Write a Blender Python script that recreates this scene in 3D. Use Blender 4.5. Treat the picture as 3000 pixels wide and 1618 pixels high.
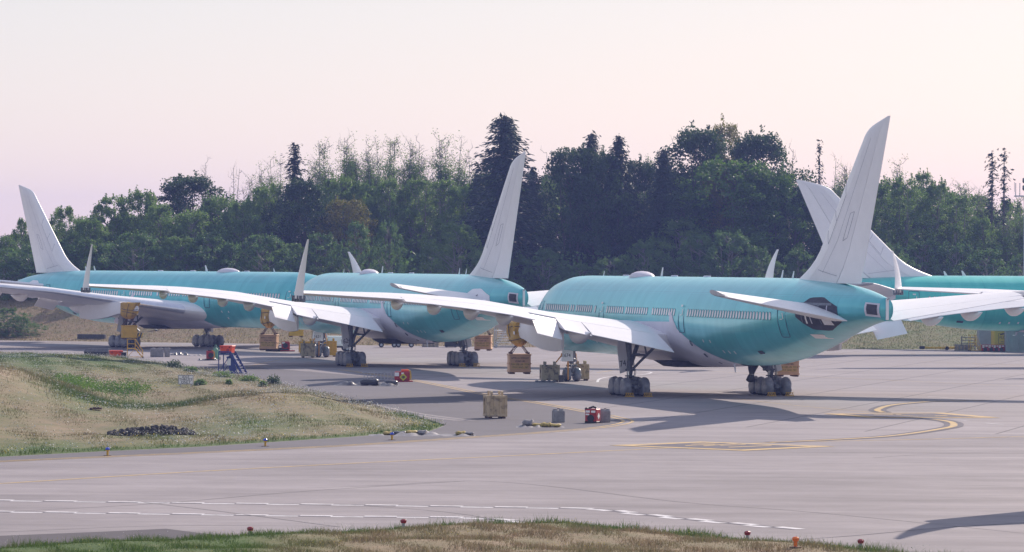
import bpy, bmesh, math, random
import numpy as np
from mathutils import Vector, Matrix, Euler
for o in list(bpy.data.objects): bpy.data.objects.remove(o)
SC = bpy.context.scene; COL = SC.collection
R = math.radians; PI = math.pi
# ------------------------------------------------------------------ camera, sky, sun, exposure
F, H, HZ, ROLL = 10834.0, 9.31, 785.0, 0.00558          # focal length in photo pixels, eye height, horizon row, roll
cam = bpy.data.cameras.new('camera'); camo = bpy.data.objects.new('camera', cam); COL.objects.link(camo)
cam.sensor_width = 36; cam.lens = 36*F/3000; cam.clip_end = 6000; cam.clip_start = 1
camo.matrix_world = Matrix.Translation((0, 0, H)) @ Matrix.Rotation(R(90)-math.atan((809-HZ)/F), 4, 'X') @ Matrix.Rotation(ROLL, 4, 'Z')
SC.camera = camo
SUN = Vector((0.88, 1.35, 1.0)).normalized()
elev = math.asin(SUN.z); azim = math.atan2(SUN.x, SUN.y)
W = bpy.data.worlds.new('World'); SC.world = W; W.use_nodes = True
nt = W.node_tree; nt.nodes.clear()
sky = nt.nodes.new('ShaderNodeTexSky'); sky.sky_type = 'NISHITA'; sky.sun_disc = False
sky.sun_elevation = elev; sky.sun_rotation = azim; sky.altitude = 50
sky.air_density = 1.0; sky.dust_density = 0.5; sky.ozone_density = 4.0
tint = nt.nodes.new('ShaderNodeMix'); tint.data_type = 'RGBA'; tint.blend_type = 'MULTIPLY'; tint.inputs[0].default_value = 1
tint.inputs[7].default_value = (1.64, 1.12, 0.68, 1)
bg = nt.nodes.new('ShaderNodeBackground'); bg.inputs[1].default_value = 0.0555
wo = nt.nodes.new('ShaderNodeOutputWorld')
nt.links.new(sky.outputs[0], tint.inputs[6]); 
veil = nt.nodes.new('ShaderNodeMix'); veil.data_type = 'RGBA'; veil.blend_type = 'ADD'; veil.inputs[0].default_value = 1; veil.inputs[7].default_value = (5.6, 6.1, 8.3, 1)   # even milky veil over the whole sky
nt.links.new(tint.outputs[2], veil.inputs[6]); nt.links.new(veil.outputs[2], bg.inputs[0]); nt.links.new(bg.outputs[0], wo.inputs[0])
sl = bpy.data.lights.new('sun', 'SUN'); sl.energy = 5.0; sl.angle = R(0.53); sl.color = (1.0, 0.86, 0.74)
slo = bpy.data.objects.new('sun', sl); COL.objects.link(slo)
slo.rotation_euler = SUN.to_track_quat('Z', 'Y').to_euler(); slo.location = (60, 100, 90)
SC.view_settings.view_transform = 'Standard'; SC.view_settings.look = 'None'
SC.view_settings.exposure = 0.16; SC.view_settings.gamma = 1.0
SC.cycles.max_bounces = 6; SC.cycles.transparent_max_bounces = 4; SC.cycles.volume_bounces = 0

# ------------------------------------------------------------------ helpers
def G(u, v, z=0.0):
    Y = F*(H-z)/(v-ROLL*(u-1500)-HZ); return ((u-1500)*Y/F, Y)
def XU(u, Y): return (u-1500)*Y/F
def ZV(u, v, Y): return H-(v-ROLL*(u-1500)-HZ)*Y/F
rnd = random.Random(7)
class MB:
    def __init__(s): s.v = []; s.f = []; s.m = []
    def add(s, vs, fs, m=0):
        b = len(s.v); s.v += [tuple(p) for p in vs]; s.f += [tuple(b+i for i in f) for f in fs]; s.m += [m]*len(fs); return s
    def box(s, c, d, rot=None, m=0, taper=1.0):
        hx, hy, hz = d[0]/2, d[1]/2, d[2]/2; vs = []
        for z in (-1, 1):
            t = taper if z > 0 else 1
            for x, y in ((-1, -1), (1, -1), (1, 1), (-1, 1)): vs.append(Vector((x*hx*t, y*hy*t, z*hz)))
        if rot is not None:
            M = Euler(rot).to_matrix(); vs = [M @ v for v in vs]
        return s.add([v+Vector(c) for v in vs], [(0,3,2,1),(4,5,6,7),(0,1,5,4),(1,2,6,5),(2,3,7,6),(3,0,4,7)], m)
    def cbox(s, c, d, b=0.03, rot=None, m=0):                      # box with chamfered edges
        hx, hy, hz = d[0]/2, d[1]/2, d[2]/2; bm = bmesh.new()
        bmesh.ops.create_cube(bm, size=1.0)
        for v in bm.verts: v.co = Vector((v.co.x*d[0], v.co.y*d[1], v.co.z*d[2]))
        bmesh.ops.bevel(bm, geom=bm.edges[:], offset=min(b, .45*min(d)), segments=1, affect='EDGES')
        M = Euler(rot).to_matrix() if rot is not None else Matrix.Identity(3)
        bm.verts.index_update()
        s.add([M @ v.co + Vector(c) for v in bm.verts], [tuple(v.index for v in f.verts) for f in bm.faces], m); bm.free(); return s
    def cyl(s, a, b, r0, r1=None, n=10, m=0, cap=True):
        a, b = Vector(a), Vector(b); r1 = r0 if r1 is None else r1
        d = (b-a).normalized(); x = d.orthogonal().normalized(); y = d.cross(x)
        vs = []
        for p, r in ((a, r0), (b, r1)):
            for i in range(n):
                t = 2*PI*i/n; vs.append(p + x*(r*math.cos(t)) + y*(r*math.sin(t)))
        fs = [(i, (i+1) % n, n+(i+1) % n, n+i) for i in range(n)]
        if cap: fs += [tuple(range(n-1, -1, -1)), tuple(range(n, 2*n))]
        return s.add(vs, fs, m)
    def path(s, pts, r, n=6, m=0):
        for a, b in zip(pts[:-1], pts[1:]): s.cyl(a, b, r, r, n, m)
        return s
    def rings(s, rings, cap0=True, cap1=True, m=0, closed=True):
        n = len(rings[0]); vs = [p for r in rings for p in r]; fs = []
        for k in range(len(rings)-1):
            for i in range(n if closed else n-1):
                j = (i+1) % n; fs.append((k*n+i, k*n+j, (k+1)*n+j, (k+1)*n+i))
        if cap0: fs.append(tuple(range(n-1, -1, -1)))
        if cap1: fs.append(tuple((len(rings)-1)*n+i for i in range(n)))
        return s.add(vs, fs, m)
    def poly(s, pts, m=0): return s.add(pts, [tuple(range(len(pts)))], m)
    def mesh(s, name, smooth=False, fix=True):
        me = bpy.data.meshes.new(name); me.from_pydata(s.v, [], s.f)
        me.polygons.foreach_set('material_index', s.m)
        if fix and len(s.f) > 1:
            bm = bmesh.new(); bm.from_mesh(me); bmesh.ops.recalc_face_normals(bm, faces=bm.faces[:]); bm.to_mesh(me); bm.free()
        if smooth:
            me.polygons.foreach_set('use_smooth', [True]*len(me.polygons))
            if smooth is not True: me.set_sharp_from_angle(angle=R(smooth))
        me.update(); return me
    def obj(s, name, mats, parent=None, smooth=False, fix=True, loc=None, rz=None):
        o = bpy.data.objects.new(name, s.mesh(name, smooth, fix)); COL.objects.link(o)
        for m in (mats if isinstance(mats, (list, tuple)) else [mats]): o.data.materials.append(m)
        o.parent = parent
        if loc is not None: o.location = loc
        if rz is not None: o.rotation_euler = (0, 0, rz)
        return o
def tag(o, label=None, cat=None, group=None, kind=None):
    if label: o['label'] = label
    if cat: o['category'] = cat
    if group: o['group'] = group
    if kind: o['kind'] = kind
    return o
def empty(name, loc, rz=0, label=None, cat=None, group=None):
    o = bpy.data.objects.new(name, None); COL.objects.link(o); o.location = loc; o.rotation_euler = (0, 0, rz)
    o.empty_display_size = .3
    return tag(o, label, cat, group)
def inst(name, me, parent=None, mw=None, loc=None, rot=None, scale=None):
    o = bpy.data.objects.new(name, me); COL.objects.link(o); o.parent = parent
    if mw is not None: o.matrix_local = mw
    if loc is not None: o.location = loc
    if rot is not None: o.rotation_euler = rot
    if scale is not None: o.scale = scale
    return o
def text_mesh(body, size=1.0, extrude=0.004, space=1.0):
    cu = bpy.data.curves.new('lettering', 'FONT'); cu.body = body; cu.size = size; cu.extrude = extrude
    cu.align_x = 'CENTER'; cu.align_y = 'CENTER'; cu.resolution_u = 2; cu.space_line = space
    t = bpy.data.objects.new('lettering', cu); COL.objects.link(t)
    dg = bpy.context.evaluated_depsgraph_get(); dg.update()
    me = bpy.data.meshes.new_from_object(t.evaluated_get(dg)); me.name = 'lettering'
    bpy.data.objects.remove(t); bpy.data.curves.remove(cu); me.materials.clear(); return me
def text(body, size, mat, parent, loc, rot, name='lettering', space=1.0):
    me = text_mesh(body, size, space=space); me.materials.append(mat)
    return inst(name, me, parent, loc=loc, rot=rot)
# materials ----------------------------------------------------------
def nodes(m):
    m.use_nodes = True; t = m.node_tree; return t, t.nodes, t.links, t.nodes['Principled BSDF']
def mat(name, c, rough=.6, var=.12, scale=3.0, metal=0.0, bump=0.0, bscale=40., c2=None, spec=.4, thr=None, coord='Object', detail=5):
    m = bpy.data.materials.new(name); t, N, L, P = nodes(m)
    P.inputs['Roughness'].default_value = rough; P.inputs['Metallic'].default_value = metal
    P.inputs['Specular IOR Level'].default_value = spec
    tc = N.new('ShaderNodeTexCoord'); no = N.new('ShaderNodeTexNoise'); no.inputs['Scale'].default_value = scale; no.inputs['Detail'].default_value = detail
    no.inputs['Roughness'].default_value = .65
    L.new(tc.outputs[coord], no.inputs['Vector'])
    rp = N.new('ShaderNodeValToRGB')
    lo = thr if thr else (.3, .7)
    rp.color_ramp.elements[0].position = lo[0]; rp.color_ramp.elements[1].position = lo[1]
    a = c2 if c2 else tuple(x*(1-var) for x in c); b = c if c2 else tuple(min(1, x*(1+var)) for x in c)
    rp.color_ramp.elements[0].color = (*a, 1); rp.color_ramp.elements[1].color = (*b, 1)
    L.new(no.outputs[0], rp.inputs[0]); L.new(rp.outputs[0], P.inputs['Base Color'])
    if bump:
        n2 = N.new('ShaderNodeTexNoise'); n2.inputs['Scale'].default_value = bscale; n2.inputs['Detail'].default_value = 6
        bp = N.new('ShaderNodeBump'); bp.inputs['Strength'].default_value = bump; bp.inputs['Distance'].default_value = .03
        L.new(tc.outputs[coord], n2.inputs['Vector']); L.new(n2.outputs[0], bp.inputs['Height']); L.new(bp.outputs[0], P.inputs['Normal'])
    return m
def leafmat(name, c, c2, trans=.3, tc_=None):
    m = bpy.data.materials.new(name); t, N, L, P = nodes(m)
    ge = N.new('ShaderNodeNewGeometry'); rp = N.new('ShaderNodeValToRGB')
    rp.color_ramp.elements[0].color = (*c, 1); rp.color_ramp.elements[1].color = (*c2, 1)
    no = N.new('ShaderNodeTexNoise'); no.inputs['Scale'].default_value = .35; no.inputs['Detail'].default_value = 2
    tx = N.new('ShaderNodeTexCoord'); oi = N.new('ShaderNodeObjectInfo')
    va = N.new('ShaderNodeVectorMath'); va.operation = 'ADD'; L.new(tx.outputs['Object'], va.inputs[0]); L.new(oi.outputs['Location'], va.inputs[1])
    L.new(va.outputs[0], no.inputs['Vector'])
    ma = N.new('ShaderNodeMath'); ma.operation = 'MULTIPLY_ADD'; ma.inputs[1].default_value = .45
    L.new(ge.outputs['Random Per Island'], ma.inputs[0])
    m2 = N.new('ShaderNodeMath'); m2.operation = 'MULTIPLY_ADD'; m2.inputs[1].default_value = 1.3; m2.inputs[2].default_value = -.45
    L.new(no.outputs[0], m2.inputs[0]); L.new(m2.outputs[0], ma.inputs[2]); L.new(ma.outputs[0], rp.inputs[0])
    L.new(rp.outputs[0], P.inputs['Base Color']); P.inputs['Roughness'].default_value = .55; P.inputs['Specular IOR Level'].default_value = .35
    tr = N.new('ShaderNodeBsdfTranslucent'); mx = N.new('ShaderNodeMixShader'); mx.inputs[0].default_value = trans
    mul = N.new('ShaderNodeMix'); mul.data_type = 'RGBA'; mul.blend_type = 'MULTIPLY'; mul.inputs[0].default_value = 1
    mul.inputs[7].default_value = (1.25, 1.3, .8, 1); L.new(rp.outputs[0], mul.inputs[6]); L.new(mul.outputs[2], tr.inputs[0])
    out = N['Material Output']; L.new(P.outputs[0], mx.inputs[1]); L.new(tr.outputs[0], mx.inputs[2]); L.new(mx.outputs[0], out.inputs[0])
    return m
# paint and metal
M_white = mat('white_paint', (.86, .85, .87), .38, .03, 1.2, spec=.5)
M_wing = mat('wing_paint', (.84, .83, .85), .34, .04, .8, spec=.5)
M_grey = mat('fairing_grey', (.66, .64, .72), .42, .05, 1.0)
M_slat = mat('polished_metal', (.70, .72, .78), .28, .08, 1.5, metal=.75)
M_box = mat('fin_box_paint', (.80, .79, .82), .4, .04, 1.0, spec=.5)
M_seam2 = mat('grey_sealant', (.16, .17, .24), .6, .2, 6)
M_under = mat('bay_shade', (.055, .055, .075), .7, .3, 3)  # painted shade for the insides of openings
M_dark = mat('dark_seal', (.05, .06, .09), .6, .2, 6)
M_strut = mat('gear_metal', (.16, .17, .20), .42, .35, 5, metal=.35)
M_chrome = mat('chrome', (.55, .55, .57), .2, .1, 5, metal=.9)
M_bag = mat('wheel_bag', (.29, .30, .35), .33, .30, 3.5, bump=.9, bscale=6, spec=.7, c2=(.13, .135, .17))
M_tyre = mat('tyre_rubber', (.025, .025, .03), .8, .3, 8)
M_pane = mat('window_plug', (.88, .84, .83), .4, .12, 1.5)
M_rim = mat('window_rim', (.10, .22, .27), .5, .2, 6)
M_seam = mat('door_seal', (.06, .12, .20), .5, .2, 6)
M_mark = mat('black_marking', (.04, .04, .05), .7, .3, 6)
M_tarp = mat('yellow_tarp', (.50, .30, .045), .5, .25, 1.4, bump=.6, bscale=5, spec=.35)
M_yel = mat('yellow_paint', (.62, .36, .035), .5, .15, 2.5, bump=.1)
M_ylw = mat('safety_yellow', (.66, .40, .04), .45, .15, 4)
M_worn = mat('worn_cream_paint', (.52, .40, .24), .7, .1, 2.2, c2=(.16, .125, .095), thr=(.34, .52), bump=.3, bscale=14)
M_worn2 = mat('worn_grey_paint', (.40, .34, .23), .75, .1, 2.4, c2=(.09, .08, .08), thr=(.36, .54), bump=.3, bscale=14)
M_peach = mat('faded_orange_paint', (.66, .43, .26), .6, .12, 1.6, c2=(.52, .33, .19))
M_steel = mat('galvanised_steel', (.42, .43, .46), .45, .2, 6, metal=.3)
M_conc = mat('cast_concrete', (.33, .32, .32), .85, .2, 3, bump=.4, bscale=12, c2=(.20, .195, .20))
M_dconc = mat('weathered_concrete', (.13, .125, .13), .9, .2, 2, bump=.3, c2=(.075, .07, .075))
M_red = mat('red_paint', (.38, .025, .03), .42, .2, 3)
M_orange = mat('orange_plastic', (.85, .095, .025), .4, .08, 2)
M_blue = mat('blue_paint', (.03, .055, .22), .45, .15, 3)
M_black = mat('black_plastic', (.022, .022, .027), .5, .3, 4)
M_blackt = mat('black_tarp', (.035, .035, .045), .35, .3, 3, bump=.6, bscale=6, spec=.6)
M_wtarp = mat('pale_tarp', (.22, .21, .22), .5, .25, 3, bump=.5, bscale=7)
M_ytarp = mat('mustard_cover', (.34, .26, .07), .6, .25, 3, bump=.5, bscale=7)
M_wlabel = mat('white_label', (.88, .87, .85), .5, .03, 3)
M_strap = mat('orange_strap', (.72, .30, .03), .6, .1, 6)
M_green = mat('green_enamel', (.16, .40, .26), .5, .15, 4)
M_wood = mat('weathered_timber', (.26, .23, .20), .85, .25, 6)
M_rust = mat('rusty_iron', (.10, .055, .04), .8, .3, 8)
M_contg = mat('container_grey', (.34, .37, .38), .55, .12, 1.2)
M_conty = mat('container_yellow', (.58, .43, .05), .5, .12, 1.5)
M_rock = mat('dark_rock', (.075, .07, .07), .85, .45, 2.5, bump=.4)
M_bark = mat('bark', (.12, .105, .095), .9, .3, 2.0)
M_paleb = mat('pale_bark', (.24, .225, .21), .9, .25, 2.0)
def skin(name, c, hi):
    m = bpy.data.materials.new(name); t, N, L, P = nodes(m)
    P.inputs['Roughness'].default_value = .30; P.inputs['Specular IOR Level'].default_value = .6; P.inputs['Metallic'].default_value = .30; P.inputs['Coat Weight'].default_value = .4; P.inputs['Coat Roughness'].default_value = .18
    tc = N.new('ShaderNodeTexCoord'); sp = N.new('ShaderNodeSeparateXYZ'); L.new(tc.outputs['Object'], sp.inputs[0])
    n1 = N.new('ShaderNodeTexNoise'); n1.inputs['Scale'].default_value = .35; n1.inputs['Detail'].default_value = 4
    mp = N.new('ShaderNodeMapping'); mp.inputs['Scale'].default_value = (1, 2.6, .7); L.new(tc.outputs['Object'], mp.inputs[0]); L.new(mp.outputs[0], n1.inputs['Vector'])
    rp = N.new('ShaderNodeValToRGB'); rp.color_ramp.elements[0].position = .3; rp.color_ramp.elements[1].position = .72
    rp.color_ramp.elements[0].color = (*c, 1); rp.color_ramp.elements[1].color = (*hi, 1); L.new(n1.outputs[0], rp.inputs[0])
    bk = N.new('ShaderNodeTexBrick'); bk.offset = .5; bk.inputs['Scale'].default_value = 1; bk.inputs['Brick Width'].default_value = 2.7; bk.inputs['Row Height'].default_value = 1.25; bk.inputs['Mortar Size'].default_value = .012
    bk.inputs['Color1'].default_value = (1.06, 1.06, 1.06, 1); bk.inputs['Color2'].default_value = (.90, .92, .93, 1); bk.inputs['Mortar'].default_value = (.80, .82, .86, 1)
    cb = N.new('ShaderNodeCombineXYZ'); L.new(sp.outputs['Y'], cb.inputs[0]); L.new(sp.outputs['Z'], cb.inputs[1]); L.new(cb.outputs[0], bk.inputs['Vector'])
    mb_ = N.new('ShaderNodeMix'); mb_.data_type = 'RGBA'; mb_.blend_type = 'MULTIPLY'; mb_.inputs[0].default_value = .8; L.new(rp.outputs[0], mb_.inputs[6]); L.new(bk.outputs[0], mb_.inputs[7])
    # barrel joints: thin dark rings every 5.4 m
    dv = N.new('ShaderNodeMath'); dv.operation = 'DIVIDE'; dv.inputs[1].default_value = 5.4; L.new(sp.outputs['Y'], dv.inputs[0])
    fr = N.new('ShaderNodeMath'); fr.operation = 'FRACT'; L.new(dv.outputs[0], fr.inputs[0])
    lt = N.new('ShaderNodeMath'); lt.operation = 'LESS_THAN'; lt.inputs[1].default_value = .012; L.new(fr.outputs[0], lt.inputs[0])
    # lap joint along the crown side
    ab = N.new('ShaderNodeMath'); ab.operation = 'SUBTRACT'; ab.inputs[1].default_value = 7.62; L.new(sp.outputs['Z'], ab.inputs[0])
    a2 = N.new('ShaderNodeMath'); a2.operation = 'ABSOLUTE'; L.new(ab.outputs[0], a2.inputs[0])
    l2 = N.new('ShaderNodeMath'); l2.operation = 'LESS_THAN'; l2.inputs[1].default_value = .016; L.new(a2.outputs[0], l2.inputs[0])
    mxx = N.new('ShaderNodeMath'); mxx.operation = 'MAXIMUM'; L.new(lt.outputs[0], mxx.inputs[0]); L.new(l2.outputs[0], mxx.inputs[1])
    ml = N.new('ShaderNodeMath'); ml.operation = 'MULTIPLY'; ml.inputs[1].default_value = .30; L.new(mxx.outputs[0], ml.inputs[0])
    mx = N.new('ShaderNodeMix'); mx.data_type = 'RGBA'; L.new(ml.outputs[0], mx.inputs[0]); L.new(mb_.outputs[2], mx.inputs[6])
    mx.inputs[7].default_value = (c[0]*.35, c[1]*.4, c[2]*.5, 1)
    # rear pressure section is a slightly duller film
    tl = N.new('ShaderNodeMath'); tl.operation = 'LESS_THAN'; tl.inputs[1].default_value = -25.5; L.new(sp.outputs['Y'], tl.inputs[0])
    t2 = N.new('ShaderNodeMath'); t2.operation = 'MULTIPLY'; t2.inputs[1].default_value = .22; L.new(tl.outputs[0], t2.inputs[0])
    m3 = N.new('ShaderNodeMix'); m3.data_type = 'RGBA'; L.new(t2.outputs[0], m3.inputs[0]); L.new(mx.outputs[2], m3.inputs[6]); m3.inputs[7].default_value = (.08, .30, .36, 1)
    L.new(m3.outputs[2], P.inputs['Base Color'])
    return m
M_skin = skin('teal_primer', (.065, .52, .56), (.125, .63, .66))
M_skinD = skin('sea_green_primer', (.05, .58, .51), (.11, .68, .59))

# ------------------------------------------------------------------ ground, apron and markings
def bump2(x, y, cx, cy, rx, ry, a): return a*np.exp(-((x-cx)/rx)**2-((y-cy)/ry)**2)
GRASS = [G(-700, 1030), G(0, 1033), G(250, 1042), G(361, 1054), G(560, 1078), G(712, 1100), G(1000, 1163), G(1200, 1215), G(1307, 1246), G(1262, 1262), G(1020, 1280), G(596, 1308), G(300, 1322), G(0, 1338), G(-700, 1365)]
FRONT = [G(-600, 1624), G(0, 1610), G(330, 1592), G(640, 1579), G(1000, 1563), G(1368, 1541), G(1671, 1534), G(2000, 1566), G(2196, 1584), G(2552, 1612), G(2900, 1655), (16, 60), (-60, 60)]
def inside(poly, x, y):
    p = np.array(poly); r = np.zeros(x.shape, bool); j = len(p)-1
    for i in range(len(p)):
        c = ((p[i, 1] > y) != (p[j, 1] > y)) & (x < (p[j, 0]-p[i, 0])*(y-p[i, 1])/(p[j, 1]-p[i, 1]+1e-12)+p[i, 0]); r ^= c; j = i
    return r
def dist(poly, x, y):
    p = np.array(poly); d = np.full(x.shape, 1e9)
    for i in range(len(p)):
        a, b = p[i], p[(i+1) % len(p)]; ab = b-a; t = np.clip(((x-a[0])*ab[0]+(y-a[1])*ab[1])/(ab@ab+1e-12), 0, 1)
        d = np.minimum(d, np.hypot(x-a[0]-t*ab[0], y-a[1]-t*ab[1]))
    return d
FOOT = np.array([(-2500, 470), (-90, 461), (-61, 456), (0, 434), (70, 434), (140, 434), (2500, 434)])
def height(x, y):
    x = np.asarray(x, float); y = np.asarray(y, float)
    h = np.full(x.shape, -.12)
    ig = inside(GRASS, x, y); d = dist(GRASS, x, y); w = np.clip(d/5, 0, 1); w = w*w*(3-2*w)
    g = bump2(x, y, -36, 238, 8.0, 24, 3.0)+bump2(x, y, -43, 320, 12, 40, 1.3)+bump2(x, y, -15.0, 236, 6, 22, .95)+bump2(x, y, -26, 252, 4.2, 15, -1.1)
    g += bump2(x, y, -20.5, 207, 5.5, 6, -.25)+bump2(x, y, -31, 196, 6, 7, .4)
    g += .09*np.sin(x*.8+.3*y)*np.cos(y*.21+x*.3)+.06*np.sin(x*1.9-.7*y+2*np.sin(x*.4))*np.cos(y*.55)
    h = np.where(ig, .03+w*g, h)
    f = inside(FRONT, x, y); d2 = dist(FRONT, x, y); w2 = np.clip(d2/3, 0, 1)
    h = np.where(f, .02+w2*(.22+.12*np.sin(x*.55)*np.cos(y*.7)), h)
    fy = np.interp(x, FOOT[:, 0], FOOT[:, 1]); top = np.interp(x, [-80, 8, 40, 80], [5.4, 4.8, 3.2, 2.6])
    t = np.clip((y-fy)/32, 0, 1); e = t*t*(3-2*t)*top + .25*np.sin(x*.21)*t
    return np.where(y > fy, e+.02, h)
def veg(x, y):                                                     # 0 = dry straw, 1 = green growth
    v = np.full(np.shape(x), .36)
    d = dist(GRASS, x, y)
    v = v + .75*np.exp(-(d/1.4)**2)*(y < 236) + bump2(x, y, -25.5, 247, 4.5, 14, 1.0)+bump2(x, y, -17, 206, 5, 7, .35)+bump2(x, y, -10, 214, 5, 5, .4)+.18*np.sin(x*.6+y*.05)*np.cos(y*.16+x*.2)+bump2(x, y, -44, 330, 14, 36, .7)+bump2(x, y, -25, 186, 9, 7, .45)
    f = inside(FRONT, x, y); df = dist(FRONT, x, y)
    v = np.where(f, .20+1.0*np.exp(-(df/1.9)**2)+np.clip((-5-x)/5, 0, 1)*.95, v)
    fy = np.interp(x, FOOT[:, 0], FOOT[:, 1])
    v = np.where(y > fy, np.interp(x, [-60, 10, 35, 60], [.18, .2, .6, .75]), v)
    return np.clip(v, 0, 1)
def grassmat(name, blade):
    m = bpy.data.materials.new(name); t, N, L, P = nodes(m)
    at = N.new('ShaderNodeAttribute'); at.attribute_name = 'veg'
    tc = N.new('ShaderNodeTexCoord'); n = N.new('ShaderNodeTexNoise'); n.inputs['Scale'].default_value = .5; n.inputs['Detail'].default_value = 7; n.inputs['Roughness'].default_value = .7
    L.new(tc.outputs['Object'], n.inputs['Vector'])
    a = N.new('ShaderNodeMath'); a.operation = 'MULTIPLY_ADD'; a.inputs[1].default_value = 1.5; a.inputs[2].default_value = -.75; L.new(n.outputs[0], a.inputs[0])
    b = N.new('ShaderNodeMath'); b.operation = 'ADD'; b.use_clamp = True; L.new(at.outputs['Fac'], b.inputs[0]); L.new(a.outputs[0], b.inputs[1])
    dry = N.new('ShaderNodeValToRGB'); dry.color_ramp.elements[0].color = (.185, .135, .088, 1); dry.color_ramp.elements[1].color = (.34, .255, .165, 1)
    grn = N.new('ShaderNodeValToRGB'); grn.color_ramp.elements[0].color = (.045, .10, .02, 1); grn.color_ramp.elements[1].color = (.13, .20, .045, 1)
    n2 = N.new('ShaderNodeTexNoise'); n2.inputs['Scale'].default_value = 2.5; n2.inputs['Detail'].default_value = 6; L.new(tc.outputs['Object'], n2.inputs['Vector'])
    src = n2.outputs[0]
    if blade:
        ge = N.new('ShaderNodeNewGeometry'); src = ge.outputs['Random Per Island']
    if not blade:
        for r_ in (dry, grn):
            for e_ in r_.color_ramp.elements: e_.color = tuple(c*(1.0 if r_ is dry else .75) for c in e_.color[:3])+(1,)
    L.new(src, dry.inputs[0]); L.new(src, grn.inputs[0])
    mx = N.new('ShaderNodeMix'); mx.data_type = 'RGBA'; L.new(b.outputs[0], mx.inputs[0]); L.new(dry.outputs[0], mx.inputs[6]); L.new(grn.outputs[0], mx.inputs[7])
    L.new(mx.outputs[2], P.inputs['Base Color']); P.inputs['Roughness'].default_value = .8; P.inputs['Specular IOR Level'].default_value = .2
    if blade:
        tr = N.new('ShaderNodeBsdfTranslucent'); ms = N.new('ShaderNodeMixShader'); ms.inputs[0].default_value = .35
        L.new(mx.outputs[2], tr.inputs[0]); L.new(P.outputs[0], ms.inputs[1]); L.new(tr.outputs[0], ms.inputs[2]); L.new(ms.outputs[0], N['Material Output'].inputs[0])
    return m
M_turf = grassmat('turf', False); M_blade = grassmat('grass_blades', True)
def axis(segs):
    r = []
    for a, b, st in segs: r += list(np.arange(a, b, st))
    return np.array(r+[segs[-1][1]])
gx = axis([(-2500, -300, 200), (-300, -70, 10), (-70, 30, .8), (30, 120, 5), (120, 300, 20), (300, 2500, 200)])
gy = axis([(-300, 40, 40), (40, 100, 10), (100, 150, .7), (150, 180, 2), (180, 270, .9), (270, 420, 2.5), (420, 500, 2.5), (500, 800, 20), (800, 2600, 200)])
XX, YY = np.meshgrid(gx, gy); ZZ = height(XX.ravel(), YY.ravel()); nx, ny = len(gx), len(gy)
me = bpy.data.meshes.new('ground'); vs = np.stack([XX.ravel(), YY.ravel(), ZZ], 1)
i, j = np.meshgrid(np.arange(nx-1), np.arange(ny-1)); q = (j*nx+i).ravel(); fs = np.stack([q, q+1, q+nx+1, q+nx], 1)
def fast(me, V, Q):
    k = Q.shape[1]; me.vertices.add(len(V)); me.vertices.foreach_set('co', V.astype(np.float32).ravel())
    me.loops.add(Q.size); me.loops.foreach_set('vertex_index', Q.astype(np.int32).ravel())
    me.polygons.add(len(Q)); me.polygons.foreach_set('loop_start', np.arange(0, Q.size, k, dtype=np.int32)); me.polygons.foreach_set('loop_total', np.full(len(Q), k, np.int32))
    me.update(calc_edges=True); return me
fast(me, vs, fs); me.polygons.foreach_set('use_smooth', [True]*len(me.polygons))
at = me.attributes.new('veg', 'FLOAT', 'POINT'); at.data.foreach_set('value', veg(vs[:, 0], vs[:, 1]).astype(np.float32))
me.materials.append(M_turf); ground = inst('ground', me); tag(ground, kind='structure')

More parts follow.
